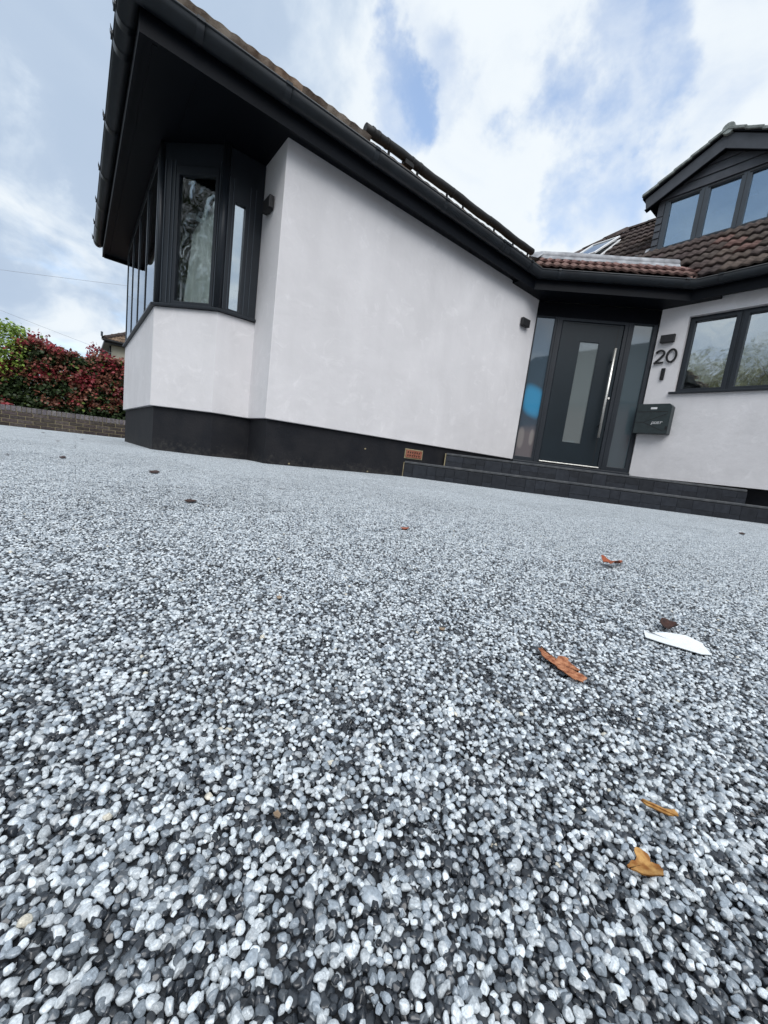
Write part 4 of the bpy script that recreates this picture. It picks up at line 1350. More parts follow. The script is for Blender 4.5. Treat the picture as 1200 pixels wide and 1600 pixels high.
# window band of the dormer
wy = 2.962
dz0, dz1 = DZ0 + 0.012, DZ0 + 0.715
ww = 2 * (wy - DC)
pw = [(2.895, 2.540), (2.408, 2.068), (1.955, 1.705)]
pw = [(2.895, 2.535), (2.408, 2.068), (1.957, 1.70)]
hs = [(wy - a_, 0.028, wy - b_, 0.672) for a_, b_ in pw]
MB().plate((XD - 0.012, wy, dz0), -Y, Z, -X, ww, dz1 - dz0, hs, 0.06).build('dormer_window', M['frame'], dormer, 0.003)
for h in hs:
    pane('pane', (XD - 0.012, wy - h[0] + 0.004, dz0 + 0.024), -Y, Z, -X, h[2] - h[0] + 0.008, 0.652, M['glass_dormer'], dormer, 0.03)
for a_, b_ in pw:
    MB().box((XD - 0.020, a_ + 0.03, dz0 + 0.682), (XD - 0.0125, b_ - 0.02, dz0 + 0.694)).build('trickle_vent', M['black'], dormer)
for ym in (2.4715, 2.0125):
    MB().box((XD - 0.0125, ym + 0.003, dz0 + 0.01), (XD - 0.014, ym - 0.003, dz1 - 0.01)).build('mullion_joint', M['black'], dormer)
MB().box((XD - 0.05, wy + 0.01, dz0 - 0.03), (XD - 0.001, 2 * DC - wy - 0.01, dz0 - 0.002)).build('sill', M['anth'], dormer, 0.004)
MB().box((XD - 0.045, dy0, DZ0 - 0.05), (XD - 0.0015, dy1, DZ0 - 0.012)).build('dormer_flashing', M['lead'], dormer)
# barge boards and the roof above
XB = XD - 0.12
pt = 0.52
ye, ze = 3.225, 4.655
zap = ze + (ye - DC) * pt
for sg in (1, -1):
    yy = DC + sg * (ye - DC)
    pts = [(XB, yy, ze - 0.005), (XB, DC, zap - 0.005), (XB, DC, zap - 0.20), (XB, yy - sg * 0.03, ze - 0.165)]
    n_ = len(pts)
    vs = pts + [(p[0] + 0.022, p[1], p[2]) for p in pts]
    fs = [(0, 1, 2, 3), (7, 6, 5, 4), (0, 4, 5, 1), (1, 5, 6, 2), (2, 6, 7, 3), (3, 7, 4, 0)]
    if sg < 0: fs = [f[::-1] for f in fs]
    MB().add(vs, fs).build('barge_board', M['clad'], dormer, 0.003)
    # soffit behind the barge
    MB().add([(XB + 0.022, yy, ze - 0.15), (XB + 0.022, DC, zap - 0.185), (XD, DC, zap - 0.185), (XD, yy, ze - 0.15)], [(0, 1, 2, 3)]).build('barge_soffit', M['soffit'], dormer)
    # roof slab
    vs = [(XB - 0.03, yy + sg * 0.03, ze - 0.014), (XB - 0.03, DC, zap + 0.002), (RX, DC, zap + 0.002), (RX, yy + sg * 0.03, ze - 0.014)]
    vs += [(p[0], p[1], p[2] + 0.02) for p in vs]
    fs = [(0, 1, 2, 3), (7, 6, 5, 4), (0, 4, 5, 1), (1, 5, 6, 2), (2, 6, 7, 3), (3, 7, 4, 0)]
    if sg < 0: fs = [f[::-1] for f in fs]
    MB().add(vs, fs).build('dormer_roof', M['soffit'], dormer)
    # verge tiles stepping up the slope
    nst = 5
    for i in range(nst):
        ya = yy + sg * 0.04 - sg * (ye - DC + 0.02) * i / nst; yb = yy + sg * 0.04 - sg * (ye - DC + 0.02) * (i + 1.12) / nst
        za = ze + 0.012 + (zap - ze) * i / nst; zb_ = ze - 0.004 + (zap - ze) * (i + 1.12) / nst
        t = 0.042
        vs = [(XB - 0.055, ya, za), (XB - 0.055, yb, zb_), (RX, yb, zb_), (RX, ya, za)]
        vs += [(p[0], p[1], p[2] + t) for p in vs]
        MB().add(vs, fs).build('verge_tile', M['moss'], dormer, 0.008)
for i in range(5):
    x0_ = XB - 0.045 + 0.42 * i
    bb = MB().tube([(x0_, DC, zap + 0.022), (x0_ + 0.44, DC, zap + 0.014)], [0.072, 0.066], 14)
    bb.build('ridge_tile', M['moss'], dormer)

# ------------------------------------------------------------------ skylight on the main roof, sash propped open
nW = Vector((-ST, 0, CT))
tp = Vector((SKY[2] - 0.06, SKY[1], mz(SKY[2] - 0.06)))
MB().plate(tp + nW * 0.06, -Y, -Vm, nW, SKY[1] - SKY[0], 1.05, [(0.05, 0.05, SKY[1] - SKY[0] - 0.05, 1.0)], 0.07).build('skylight', M['white'], main_roof, 0.004)
MB().obox(tp + nW * 0.0 - Vm * 1.0 - Y * 0.05, -Y, Vm, nW, SKY[1] - SKY[0] - 0.1, 0.95, 0.01).build('skylight_opening', M['black'], main_roof)
sv = (Matrix.Rotation(math.radians(10), 3, 'Y') @ (-Vm))
sash = MB().plate(tp + nW * 0.125 - Y * 0.01 - Vm * 0.0, -Y, -(Vm * math.cos(0.05) - nW * math.sin(0.05)), nW, SKY[1] - SKY[0] - 0.02, 1.0, [(0.04, 0.05, SKY[1] - SKY[0] - 0.06, 0.95)], 0.03)
sash.build('skylight_sash', M['white'], main_roof, 0.003)
pane('skylight_pane', tp + nW * 0.125 - Y * 0.04 - Vm * 0.04, -Y, -(Vm * math.cos(0.05) - nW * math.sin(0.05)), nW, SKY[1] - SKY[0] - 0.08, 0.92, M['glass_dark'], main_roof, 0.012)

# ------------------------------------------------------------------ entrance steps
K1, K2 = 6.15, 6.70


def step(name, label, K, za, zb, xl, length, depth_to):
    p = Vector((xl, K - xl, za))
    root = thing(name, label, 'step', p + DU * length / 2, 'entrance steps')
    dep = (depth_to - K) / S2
    th = 0.026
    MB().obox(p + DU * 0.004 - DN * 0.012 + Z * (zb - za - th), DU, -DN, Z, length - 0.008, dep - 0.012, th).build('tread', M['tread'], root, 0.006)
    MB().obox(p - DN * 0.02 + DU * 0.004, DU, -DN, Z, length - 0.008, dep - 0.02, zb - za - th - 0.001).build('step_core', M['dmortar'], root)
    # facing blocks: two ragged rows
    rnd = random.Random(int(K * 100))
    shapes = {}
    uu = 0.006
    h0 = zb - za - th - 0.004
    while uu < length - 0.03:
        wd = rnd.choice((0.10, 0.15, 0.20))
        wd = min(wd, length - uu - 0.006)
        if wd < 0.03: break
        rows = [(0.0, 0.44), (0.44, 1.0)] if rnd.random() < 0.6 else [(0.0, 1.0)]
        for (f0, f1) in rows:
            key = (round(wd, 3), f0, f1)
            if key not in shapes:
                m_ = MB().obox((0, 0, 0), DU, -DN, Z, wd - 0.0015, 0.06, (f1 - f0) * h0 - 0.0015)
                ob = m_.build('block', M['block'], root, 0.0015, 1, origin=(0, 0, 0))
                shapes[key] = ob.data
                WPo = p + DU * uu + Z * (f0 * h0) + DN * rnd.uniform(-0.0008, 0.0008)
                ob.location = WPo - WP[root.name]
            else:
                link('block', shapes[key], p + DU * uu + Z * (f0 * h0) + DN * rnd.uniform(-0.0008, 0.0008), root)
        uu += wd
    # smear of mortar at the exposed left end
    b = MB()
    b.oprism(p + DU * 0.003 - DN * 0.004, -DN, Z, -DU, [(0, 0), (0.05, 0), (0.06, (zb - za) * .5), (0.035, (zb - za) * .96), (0.0, (zb - za) * 0.93)], 0.012)
    b.build('mortar_edge', M['mortar'], root, 0.002)
    return root


step('step', 'lower long charcoal block step on the gravel before the front door', K1, -0.02, 0.170, 2.83, 4.9, K2 + 0.03)
step('step', 'upper charcoal block step directly under the front door', K2, 0.170, 0.322, 3.42, 3.26, DK + 0.02)

# ------------------------------------------------------------------ fittings on the walls
def wall_light(P0, U, Nn, label):
    U, Nn = Vector(U), Vector(Nn)
    P0 = Vector(P0)
    root = thing('wall_light', label, 'wall light', P0, 'black up-and-down wall lights')
    w_, h_, d_2 = 0.155, 0.092, 0.04
    MB().obox(P0 - U * 0.04 + Nn * 0.0, U, Z, Nn, 0.08, h_ * 0.8, 0.008).build('back_plate', M['lamp'], root)
    b = MB().plate(P0 - U * w_ / 2 + Nn * (0.008 + d_2), U, Z, Nn, w_, h_, [], d_2)
    b.build('lamp_body', M['lamp'], root, 0.004)
    MB().obox(P0 - U * 0.06 + Nn * 0.012 - Z * 0.004, U, Nn, Z, 0.12, 0.034, 0.0035).build('lamp_lens', M['black'], root)
    return root


wall_light((X1, 3.545, 2.045), Y, -X, 'black box wall light on the narrow return wall beside the bay window')
wall_light((4.495, A, 2.045), X, -Y, 'small black box wall light on the long white wall, left of the front door')
wall_light((XW, 2.088, 2.028), -Y, -X, 'black rectangular wall light above the house number 20')


def ribbon(mb, pts, wdt, O, U, V, Nn, t, closed=False):
    """flat stroke of constant width through 2-D points, given thickness"""
    n = len(pts)
    lf, rt = [], []
    for i in range(n):
        a = Vector(pts[(i - 1) % n] if closed or i > 0 else pts[i]); b = Vector(pts[(i + 1) % n] if closed or i < n - 1 else pts[i])
        d = (b - a).normalized(); nn = Vector((-d.y, d.x))
        p = Vector(pts[i]); lf.append(p + nn * wdt / 2); rt.append(p - nn * wdt / 2)
    T = lambda q, h: Vector(O) + Vector(U) * q.x + Vector(V) * q.y + Vector(Nn) * h
    m = n if closed else n - 1
    for i in range(m):
        j = (i + 1) % n
        vs = [T(lf[i], 0), T(lf[j], 0), T(rt[j], 0), T(rt[i], 0), T(lf[i], t), T(lf[j], t), T(rt[j], t), T(rt[i], t)]
        fs = [(4, 7, 6, 5), (0, 4, 5, 1), (3, 2, 6, 7)]
        if not closed and i == 0: fs.append((0, 3, 7, 4))
        if not closed and i == m - 1: fs.append((1, 5, 6, 2))
        mb.add(vs, fs)


num = thing('house_number', 'black number 20 fixed to the white wall under a wall light', 'house number', (XW, 2.07, 1.77))
H = 0.172
Wd = 0.115
two = []
for i in range(15):
    t = math.radians(165 - i * 205 / 14)
    two.append((Wd * 0.46 + Wd * 0.40 * math.cos(t), H * 0.70 + H * 0.235 * math.sin(t)))
two.append((Wd * 0.08, 0.010))
b = MB(); O2 = Vector((XW - 0.012, 2.193, 1.778))
ribbon(b, two, 0.0215, O2, -Y, Z, -X, 0.012)
ribbon(b, [(Wd * 0.0, 0.0105), (Wd * 0.92, 0.0105)], 0.021, O2 + X * 0.0006, -Y, Z, -X, 0.012)
b.build('digit', M['black'], num)
b = MB(); O0 = Vector((XW - 0.012, 2.193 - 0.125, 1.778))
zero = [(Wd * 0.5 + Wd * 0.43 * math.cos(2 * math.pi * i / 28), H * 0.5 + H * 0.44 * math.sin(2 * math.pi * i / 28)) for i in range(28)]
ribbon(b, zero, 0.0215, O0, -Y, Z, -X, 0.012, True)
b.build('digit', M['black'], num)

db = thing('doorbell', 'small upright black video doorbell below the house number', 'doorbell', (XW, 2.068, 1.58))
MB().box((XW - 0.024, 2.090, 1.575), (XW - 0.0005, 2.046, 1.718)).build('bell_body', M['black'], db, 0.006)
MB().tube([(XW - 0.024, 2.068, 1.612), (XW - 0.0265, 2.068, 1.612)], 0.013, 16).build('button', M['lamp'], db)
MB().tube([(XW - 0.024, 2.068, 1.685), (XW - 0.0265, 2.068, 1.685)], 0.010, 16).build('camera_lens', M['door'], db)

# post box
BX0, BX1, BZ0, BZ1 = 2.235, 1.853, 0.895, 1.262
pb_ = thing('post_box', 'anthracite steel post box with angled grooves and a white post lettering', 'post box', (XW, 2.04, BZ0))
D0 = 0.11
poly = [(0, 0), (BX0 - BX1 - 0.004, 0), (BX0 - BX1, 0.004), (BX0 - BX1, BZ1 - BZ0 - 0.03), (BX0 - BX1 - 0.03, BZ1 - BZ0), (0.0, BZ1 - BZ0)]
MB().oprism((XW - 0.0005, BX0, BZ0), -Y, Z, -X, poly, D0).build('box_body', M['post'], pb_, 0.003)
fx = XW - D0 - 0.0005
b = MB(); ribbon(b, [(0.0, 0.0), (BX0 - BX1 - 0.03, 0.0)], 0.008, (fx, BX0, BZ1 - 0.098), -Y, Z, -X, 0.0012)
b.build('flap_groove', M['black'], pb_)
b = MB()
hgt = BZ1 - BZ0
for ps in ([(0.0, 0.138), (0.10, 0.138)], [(0.10, 0.138), (BX0 - BX1 - 0.03, 0.245)], [(0.10, 0.138), (BX0 - BX1 - 0.045, 0.028)]):
    ribbon(b, ps, 0.007, (fx, BX0, BZ0), -Y, Z, -X, 0.0011)
b.build('front_groove', M['black'], pb_)
MB().box((fx - 0.003, BX0 - 0.155, BZ1 - 0.068), (fx, BX0 - 0.225, BZ1 - 0.043)).build('name_plate', M['white'], pb_, 0.002)
MB().box((fx - 0.004, BX1 + 0.03, BZ0 + 0.05), (fx, BX1 + 0.006, BZ0 + 0.09)).build('lock_cover', M['black'], pb_)
# lettering "post" in slanted strokes
b = MB()
LO = Vector((fx, BX0 - 0.195, BZ0 + 0.118))
sl_ = 0.28


def stroke(pts):
    ribbon(b, [(x_ + sl_ * y_, y_) for x_, y_ in pts], 0.0052, LO, -Y, Z, -X, 0.001)


c_w, c_h = 0.020, 0.026
stroke([(0, -0.010), (0, c_h), (c_w, c_h), (c_w, 0.004), (0.002, 0.004)])
o1 = 0.028
stroke([(o1, 0.003), (o1, c_h), (o1 + c_w, c_h), (o1 + c_w, 0.003), (o1, 0.003)])
o2 = 0.056
stroke([(o2 + c_w, c_h), (o2, c_h), (o2, 0.0145), (o2 + c_w, 0.0145), (o2 + c_w, 0.003), (o2, 0.003)])
o3 = 0.083
stroke([(o3, c_h), (o3 + 0.028, c_h)]); stroke([(o3 + 0.010, c_h), (o3 + 0.010, 0.002)])
b.build('post_lettering', M['white'], pb_)

# ------------------------------------------------------------------ garden wall: every brick its own object
gw_y = 10.6; gz0 = slope_z(10.6)
gw = thing('garden_wall', 'low dark brick garden wall with an upright brick coping in front of the red hedge', 'wall', (-0.5, gw_y, gz0))
bl, bh, cw, ch = 0.225, 0.0715, 0.0755, 0.102
MB().box((-3.7, gw_y + 0.006, gz0 - 0.1), (1.70, gw_y + 0.098, gz0 + 4 * bh + 0.085)).build('mortar_bed', M['mortar'], gw)
bm1 = MB().box((0, 0, 0), (bl - 0.011, 0.10, bh - 0.011)); ob = bm1.build('brick', M['brick'], gw, 0.003, 1, origin=(0, 0, 0)); bme = ob.data
first = True
for row in range(4):
    k = 0
    while True:
        x = -3.7 + (0.5 * (row % 2)) * bl + k * bl; k += 1
        if x > 1.5: break
        p = Vector((x, gw_y - 0.002 + random.uniform(-0.002, 0.002), gz0 + row * bh + 0.002))
        if first:
            ob.location = p - WP[gw.name]; o = ob; first = False
        else:
            o = link('brick', bme, p, gw)
        o.color = (1.05, random.uniform(0.95, 1.02), random.uniform(0.92, 1.02), 1)
bm1 = MB().box((0, 0, 0), (cw - 0.009, 0.112, ch)); ob = bm1.build('coping_brick', M['brick_top'], gw, 0.004, 1, origin=(0, 0, 0)); cme = ob.data
k = 0
while True:
    x = -3.7 + k * cw
    if x > 1.62: break
    p = Vector((x, gw_y - 0.008 + random.uniform(-0.002, 0.002), gz0 + 4 * bh + 0.002 + random.uniform(-0.002, 0.002)))
    if k == 0: ob.location = p - WP[gw.name]; o = ob
    else: o = link('coping_brick', cme, p, gw)
    v = random.uniform(0.85, 1.12); o.color = (v, v * random.uniform(0.96, 1.0), v * random.uniform(0.96, 1.04), 1)
    k += 1


# ------------------------------------------------------------------ planting
def leaves(name, parent, pts, nrm, size, cols, mt=None, fold=0.25):
    """pointed, folded leaf blades at pts, one mesh"""
    n = len(pts)
    pts = np.asarray(pts); nrm = np.asarray(nrm); size = np.asarray(size)
    t = rng.normal(0, 1, (n, 3)); t -= (t * nrm).sum(1)[:, None] * nrm; t /= np.linalg.norm(t, axis=1)[:, None]
    b = np.cross(nrm, t)
    L_ = size[:, None]; W_ = size[:, None] * 0.36
    v = np.stack([pts, pts + t * L_ * 0.45 + b * W_ + nrm * L_ * fold * 0.35, pts + t * L_ * 0.5, pts + t * L_ * 0.45 - b * W_ + nrm * L_ * fold * 0.35, pts + t * L_ - nrm * L_ * 0.15], 1)
    me = bpy.data.meshes.new(name)
    c0_ = Vector(WP[parent.name])
    me.vertices.add(n * 5); me.vertices.foreach_set('co', (v - np.array(c0_)).astype(np.float32).ravel())
    base = np.array([0, 2, 1, 0, 3, 2, 1, 2, 4, 2, 3, 4], np.int32)
    idx = (base[None] + (np.arange(n) * 5)[:, None]).astype(np.int32).ravel()
    me.loops.add(len(idx)); me.loops.foreach_set('vertex_index', idx)
    me.polygons.add(n * 4); me.polygons.foreach_set('loop_start', np.arange(n * 4, dtype=np.int32) * 3)
    me.update(calc_edges=True)
    a = me.attributes.new('col', 'FLOAT_COLOR', 'POINT')
    c4 = np.concatenate([cols, np.ones((n, 1))], 1)
    a.data.foreach_set('color', np.repeat(c4, 5, axis=0).astype(np.float32).ravel())
    me.materials.append(mt or M['leaf'])
    return link(name, me, c0_, parent)


def hedge_points(n, x0, x1, y0, y1, z0, ztop, bumps):
    """points in sprays hanging through a hedge volume, dense near its skin"""
    out = []; age = []
    nsp = n // 9
    for i in range(nsp):
        x = random.uniform(x0, x1)
        top = ztop(x) + 0.12 * mnoise.noise(Vector((x * 2.3, 3.1, bumps)))
        k = random.random()
        if k < 0.55:                         # front face
            y = y0 + abs(random.gauss(0, 0.10)) + 0.12 * mnoise.noise(Vector((x * 2.1, 0.3, random.uniform(z0, top) * 2.0)))
            z = random.uniform(z0, top)
        elif k < 0.80:                       # top
            y = random.uniform(y0, y1); z = top - abs(random.gauss(0, 0.07))
        else:
            y = random.uniform(y0, y1); z = random.uniform(z0, top)
        dx, dy, dz = random.gauss(0, 0.5), random.gauss(-0.5, 0.5), random.gauss(0.7, 0.4)
        d = Vector((dx, dy, dz)).normalized()
        # the spray's age: new growth at its tip, in drifts
        drift = mnoise.noise(Vector((x * 1.7, z * 2.6, bumps + 5))) + 0.45 * (z - z0) / max(0.1, top - z0)
        for j in range(9):
            f = j / 8
            p = Vector((x, y, z)) + d * (0.13 * f - 0.04) + Vector((random.gauss(0, .022), random.gauss(0, .022), random.gauss(0, .022)))
            out.append(p); age.append(drift + 0.35 * f + random.gauss(0, 0.12))
    return out, np.array(age)


hd_ = thing('hedge', 'tall red and dark green photinia hedge growing behind the low brick wall', 'hedge', (-1, 11.4, gz0))
ht = lambda x: 1.50 + 0.06 * math.sin(x * 2.0 + 0.6) + (0.10 if -0.95 < x < -0.3 else 0) - (0.30 if x < -1.05 else 0) - (0.10 if 0.0 < x < 0.25 else 0)
P_, ag = hedge_points(46000, -4.5, 1.35, 11.05, 12.1, 0.12, ht, 1.0)
inner = []
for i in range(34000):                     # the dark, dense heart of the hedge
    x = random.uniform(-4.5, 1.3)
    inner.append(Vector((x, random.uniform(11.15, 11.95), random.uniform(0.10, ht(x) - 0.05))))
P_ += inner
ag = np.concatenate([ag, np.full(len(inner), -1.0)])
n = len(P_)
nr = rng.normal(0, 0.6, (n, 3)) + np.array([0, -0.55, 0.7]); nr /= np.linalg.norm(nr, axis=1)[:, None]
cols = np.zeros((n, 3))
rv = rng.random(n)[:, None]
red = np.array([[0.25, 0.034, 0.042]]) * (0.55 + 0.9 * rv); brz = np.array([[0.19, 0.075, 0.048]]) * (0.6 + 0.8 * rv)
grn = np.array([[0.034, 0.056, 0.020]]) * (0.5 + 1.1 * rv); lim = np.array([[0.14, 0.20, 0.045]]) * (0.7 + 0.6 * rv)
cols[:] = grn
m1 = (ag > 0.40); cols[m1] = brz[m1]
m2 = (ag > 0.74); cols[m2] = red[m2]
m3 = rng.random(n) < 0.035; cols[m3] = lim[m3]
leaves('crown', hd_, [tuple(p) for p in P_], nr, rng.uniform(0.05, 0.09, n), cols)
for i in range(16):
    x = -4.2 + i * 0.36 + random.uniform(-0.1, 0.1)
    pts = [(x, 11.45, gz0 - 0.05), (x + random.uniform(-.06, .06), 11.42, 0.5), (x + random.uniform(-.15, .15), 11.4 + random.uniform(-.15, .1), 1.0), (x + random.uniform(-.25, .25), 11.4 + random.uniform(-.25, .2), 1.5)]
    MB().tube(pts, [0.03, 0.024, 0.015, 0.006], 7).build('stem', M['bark'], hd_)
# upright red shoots that stand above the right end of the hedge
sp_pts = []; sp_a = []
for (x, zt2) in ((0.27, 1.90), (0.36, 1.84), (0.45, 1.77), (0.20, 1.76), (0.55, 1.70), (0.30, 1.80), (-0.75, 1.80), (-0.60, 1.84), (-0.5, 1.80), (0.66, 1.66)):
    MB().tube([(x, 11.3, 1.5), (x + 0.01, 11.28, zt2 - 0.02)], [0.005, 0.003], 5).build('stem', M['bark'], hd_)
    for j in range(22):
        z = 1.46 + (zt2 - 1.46) * random.random()
        sp_pts.append((x + random.gauss(0, 0.025), 11.27 + random.gauss(0, 0.025), z))
n = len(sp_pts)
nr = rng.normal(0, 0.7, (n, 3)) + np.array([0, -0.5, 0.4]); nr /= np.linalg.norm(nr, axis=1)[:, None]
leaves('shoot_leaves', hd_, sp_pts, nr, rng.uniform(0.05, 0.085, n), np.array([[0.26, 0.025, 0.045]]) * (0.6 + 0.8 * rng.random((n, 1))))

gb = thing('bush', 'bright green leafy bush rising above the left end of the red hedge', 'bush', (-1.8, 11.2, gz0))
P_, ag = [], []
for i in range(1500):
    d = Vector((random.gauss(0, 1), random.gauss(0, 1), random.gauss(0, 1))).normalized()
    rad = 0.9 * (0.75 + 0.25 * random.random()) * (1 + 0.18 * mnoise.noise(d * 2.2))
    c = Vector((-1.42, 11.45, 1.24)) + Vector((d.x * rad, d.y * rad * 0.6, d.z * rad * 0.80))
    for j in range(6):
        P_.append(tuple(c + Vector((random.gauss(0, .05), random.gauss(0, .05), random.gauss(0, .05)))))
n = len(P_)
nr = rng.normal(0, 0.6, (n, 3)) + np.array([0, -0.4, 0.9]); nr /= np.linalg.norm(nr, axis=1)[:, None]
leaves('crown', gb, P_, nr, rng.uniform(0.04, 0.08, n), np.array([[0.20, 0.30, 0.05]]) * (0.5 + 0.9 * rng.random((n, 1))))
MB().tube([(-1.80, 11.2, gz0 - 0.05), (-1.75, 11.2, 0.6), (-1.8, 11.2, 1.2)], [0.06, 0.045, 0.02], 8).build('trunk', M['bark'], gb)

# ------------------------------------------------------------------ neighbouring house beyond the hedge
nb = thing('neighbour_house', 'cream house with a brown hipped tile roof seen past the bay and hedge', 'house', (4, 26, -0.1))
nx0, ny0, nez = 1.32, 24.3, 4.02
MB().box((nx0, ny0, -0.3), (9.5, 32, nez)).build('wall', M['cream'], nb)
b = MB(); ov = 0.32
xa, xb_, ya, yb2 = nx0 - ov, 9.5 + ov, ny0 - ov, 32 + ov
hh = (yb2 - ya) / 2; rz2 = nez + hh * 0.62
b.add([(xa, ya, nez), (xb_, ya, nez), (xb_, yb2, nez), (xa, yb2, nez), (xa + hh, ya + hh, rz2), (xb_ - hh, ya + hh, rz2)], [(0, 1, 5, 4), (1, 2, 5), (2, 3, 4, 5), (3, 0, 4), (3, 2, 1, 0)])
nroof = b.build('roof', M['tile'], nb)
MB().prism([(xa, ya), (xb_, ya), (xb_, yb2), (xa, yb2)], nez - 0.14, nez - 0.001).build('fascia', M['black'], nb)
MB().tube([(xa - 0.06, ya - 0.06, nez - 0.02), (xb_, ya - 0.06, nez - 0.02)], 0.055, 8).build('gutter', M['black'], nb)
MB().tube([(nx0 - 0.06, ny0 - 0.07, nez - 0.2), (nx0 - 0.06, ny0 - 0.07, -0.1)], 0.04, 8).build('downpipe', M['black'], nb)
MB().obox((xa - 0.14, ya - 0.05, nez + 0.12), X, Y, Z, 0.09, 0.05, 0.20).build('floodlight', M['frame'], nb, 0.01)
MB().tube([(xa - 0.08, ya, nez - 0.04), (xa - 0.10, ya - 0.03, nez + 0.14)], 0.02, 6).build('bracket', M['black'], nb)
# its tiles: courses of single tiles near the visible corner
sl2 = Vector((0, 1, 0.62)).normalized(); Rq = tile_rot(X, sl2)
big = tile_mesh(0.30, 0.42, 0.028, 'tile', M['tile_old'])
for row in range(9):
    for k in range(9):
        x = xa + 0.15 + 0.3 * k + row * 0.34 * sl2.y
        if x > 5.4: break
        o = link('tile', big, (x, ya + row * 0.34 * sl2.y - 0.02, nez + row * 0.34 * sl2.z + 0.01), nroof, Rq.to_euler())
        v = random.uniform(0.5, 1.0); o.color = (v, v * 0.92, v * 0.88, 1)
MB().tube([(xa, ya, nez + 0.05), (xa + hh, ya + hh, rz2 + 0.05)], 0.11, 8).build('hip_tiles', M['tile'], nroof)

# overhead wires
for lab, pa, pb2 in (('upper thin overhead wire crossing the sky left of the house', (-14, 16, 1.75 + 0), (7.5, 16, 5.9)),
                     ('lower thin overhead wire running down towards the neighbouring roof', (-12, 16, 5.4), (2.4, 21.5, 2.9))):
    pa, pb2 = Vector(pa), Vector(pb2)
    pts = [pa.lerp(pb2, i / 20) - Z * (0.5 * 4 * (i / 20) * (1 - i / 20)) * 0.4 for i in range(21)]
    o = MB().tube(pts, 0.0042, 5, False).build('overhead_wire', M['wire'])
    tag(o, lab, 'wire', 'overhead wires')


# ------------------------------------------------------------------ leaves and scraps on the gravel
def ground_at(px, py):
    d = pray(px, py)
    t = -CAM_H / d.z if d.z < -1e-4 else 30
    p = Vector((d.x * t, d.y * t, 0))
    return p


def litter_mat(name, c1, c2, rough=0.6):
    return mat(name, c1, rough, col2=c2, vscale=210, detail=9, bump=0.6, bscale=300, spec=0.3, dist=0.001)


ML = {'orange': litter_mat('orange_leaf', (0.20, 0.060, 0.024), (0.50, 0.23, 0.12)), 'tan': litter_mat('tan_leaf', (0.22, 0.085, 0.018), (0.50, 0.29, 0.10)),
      'dark': litter_mat('dark_leaf', (0.022, 0.011, 0.009), (0.06, 0.024, 0.016)), 'rust': litter_mat('rust_leaf', (0.20, 0.045, 0.02), (0.34, 0.10, 0.04)),
      'dull': litter_mat('dull_leaf', (0.20, 0.14, 0.09), (0.34, 0.27, 0.2)),
      'white': litter_mat('white_scrap', (0.72, 0.76, 0.78), (0.80, 0.84, 0.86), 0.5)}


def scrap(name, label, cat, outline_px, m, curl=0.15, thick=0.0006, lift=0.001, ragged=0.0, group=None, rib=False):
    """a thin curled blade whose outline lies on the ground where the photograph shows it"""
    pts = [ground_at(*p) for p in outline_px]
    n = len(pts)
    c = sum(pts, Vector()) / n
    fine = []
    for i in range(n):
        a, b_ = pts[i], pts[(i + 1) % n]
        for k in range(3):
            q = a.lerp(b_, k / 3)
            fine.append(q + Vector((random.gauss(0, 1), random.gauss(0, 1), 0)) * ragged)
    size = max((p - c).length for p in fine)
    long = max(fine, key=lambda p: (p - c).length) - c
    la = long.normalized(); lb = Vector((-la.y, la.x, 0))
    mb = MB()
    def zof(p):
        q = p - c
        return lift + curl * (q.dot(lb) ** 2) / size + 0.10 * curl * size * mnoise.noise(p * (2.2 / size)) + 0.05 * size * curl
    rings = [1.0, 0.66, 0.33]
    top = []
    for f in rings:
        top.append([c + (p - c) * f for p in fine])
    m_ = len(fine)
    V = [Vector((p.x, p.y, zof(p))) for ring in top for p in ring] + [Vector((c.x, c.y, zof(c)))]
    Fc = []
    for k in range(2):
        for i in range(m_):
            j = (i + 1) % m_
            Fc.append((k * m_ + i, k * m_ + j, (k + 1) * m_ + j, (k + 1) * m_ + i))
    for i in range(m_):
        Fc.append((2 * m_ + i, 2 * m_ + (i + 1) % m_, 3 * m_))
    mb.add(V, Fc, True)
    b2 = len(V)
    mb.add([v - Z * thick for v in V], [f[::-1] for f in Fc], True)
    o = mb.build(name, m)
    tag(o, label, cat, group)
    if rib:
        e0 = c + la * size * 0.9; e1 = c - la * size * 0.9
        MB().tube([Vector((p.x, p.y, zof(p) + 0.0006)) for p in (e0, e0.lerp(e1, .33), e0.lerp(e1, .66), e1)], 0.0006, 5).build('leaf_rib', m, o)
    return o


G = 'fallen leaves on the gravel'
scrap('fallen_leaf', 'long ragged orange-brown leaf on the gravel left of the white scrap', 'leaf', [(841, 1020), (846, 1015), (856, 1030), (866, 1036), (874, 1032), (888, 1042), (900, 1056), (913, 1067), (908, 1073), (890, 1066), (872, 1055), (858, 1044), (845, 1034)], ML['orange'], 0.5, ragged=0.0011, lift=0.004, group=G)
scrap('fallen_leaf', 'small dark red curled leaf just behind the white scrap', 'leaf', [(1028, 980), (1040, 977), (1054, 980), (1058, 986), (1054, 992), (1044, 990), (1034, 986)], ML['dark'], 1.3, lift=0.005, ragged=0.0005, group=G)
scrap('paper_scrap', 'thin white pointed scrap lying flat on the gravel', 'scrap', [(1005, 986), (1014, 990), (1040, 991), (1070, 997), (1095, 1008), (1112, 1026), (1095, 1025), (1060, 1015), (1030, 1007), (1008, 1000)], ML['white'], 0.06, lift=0.002)
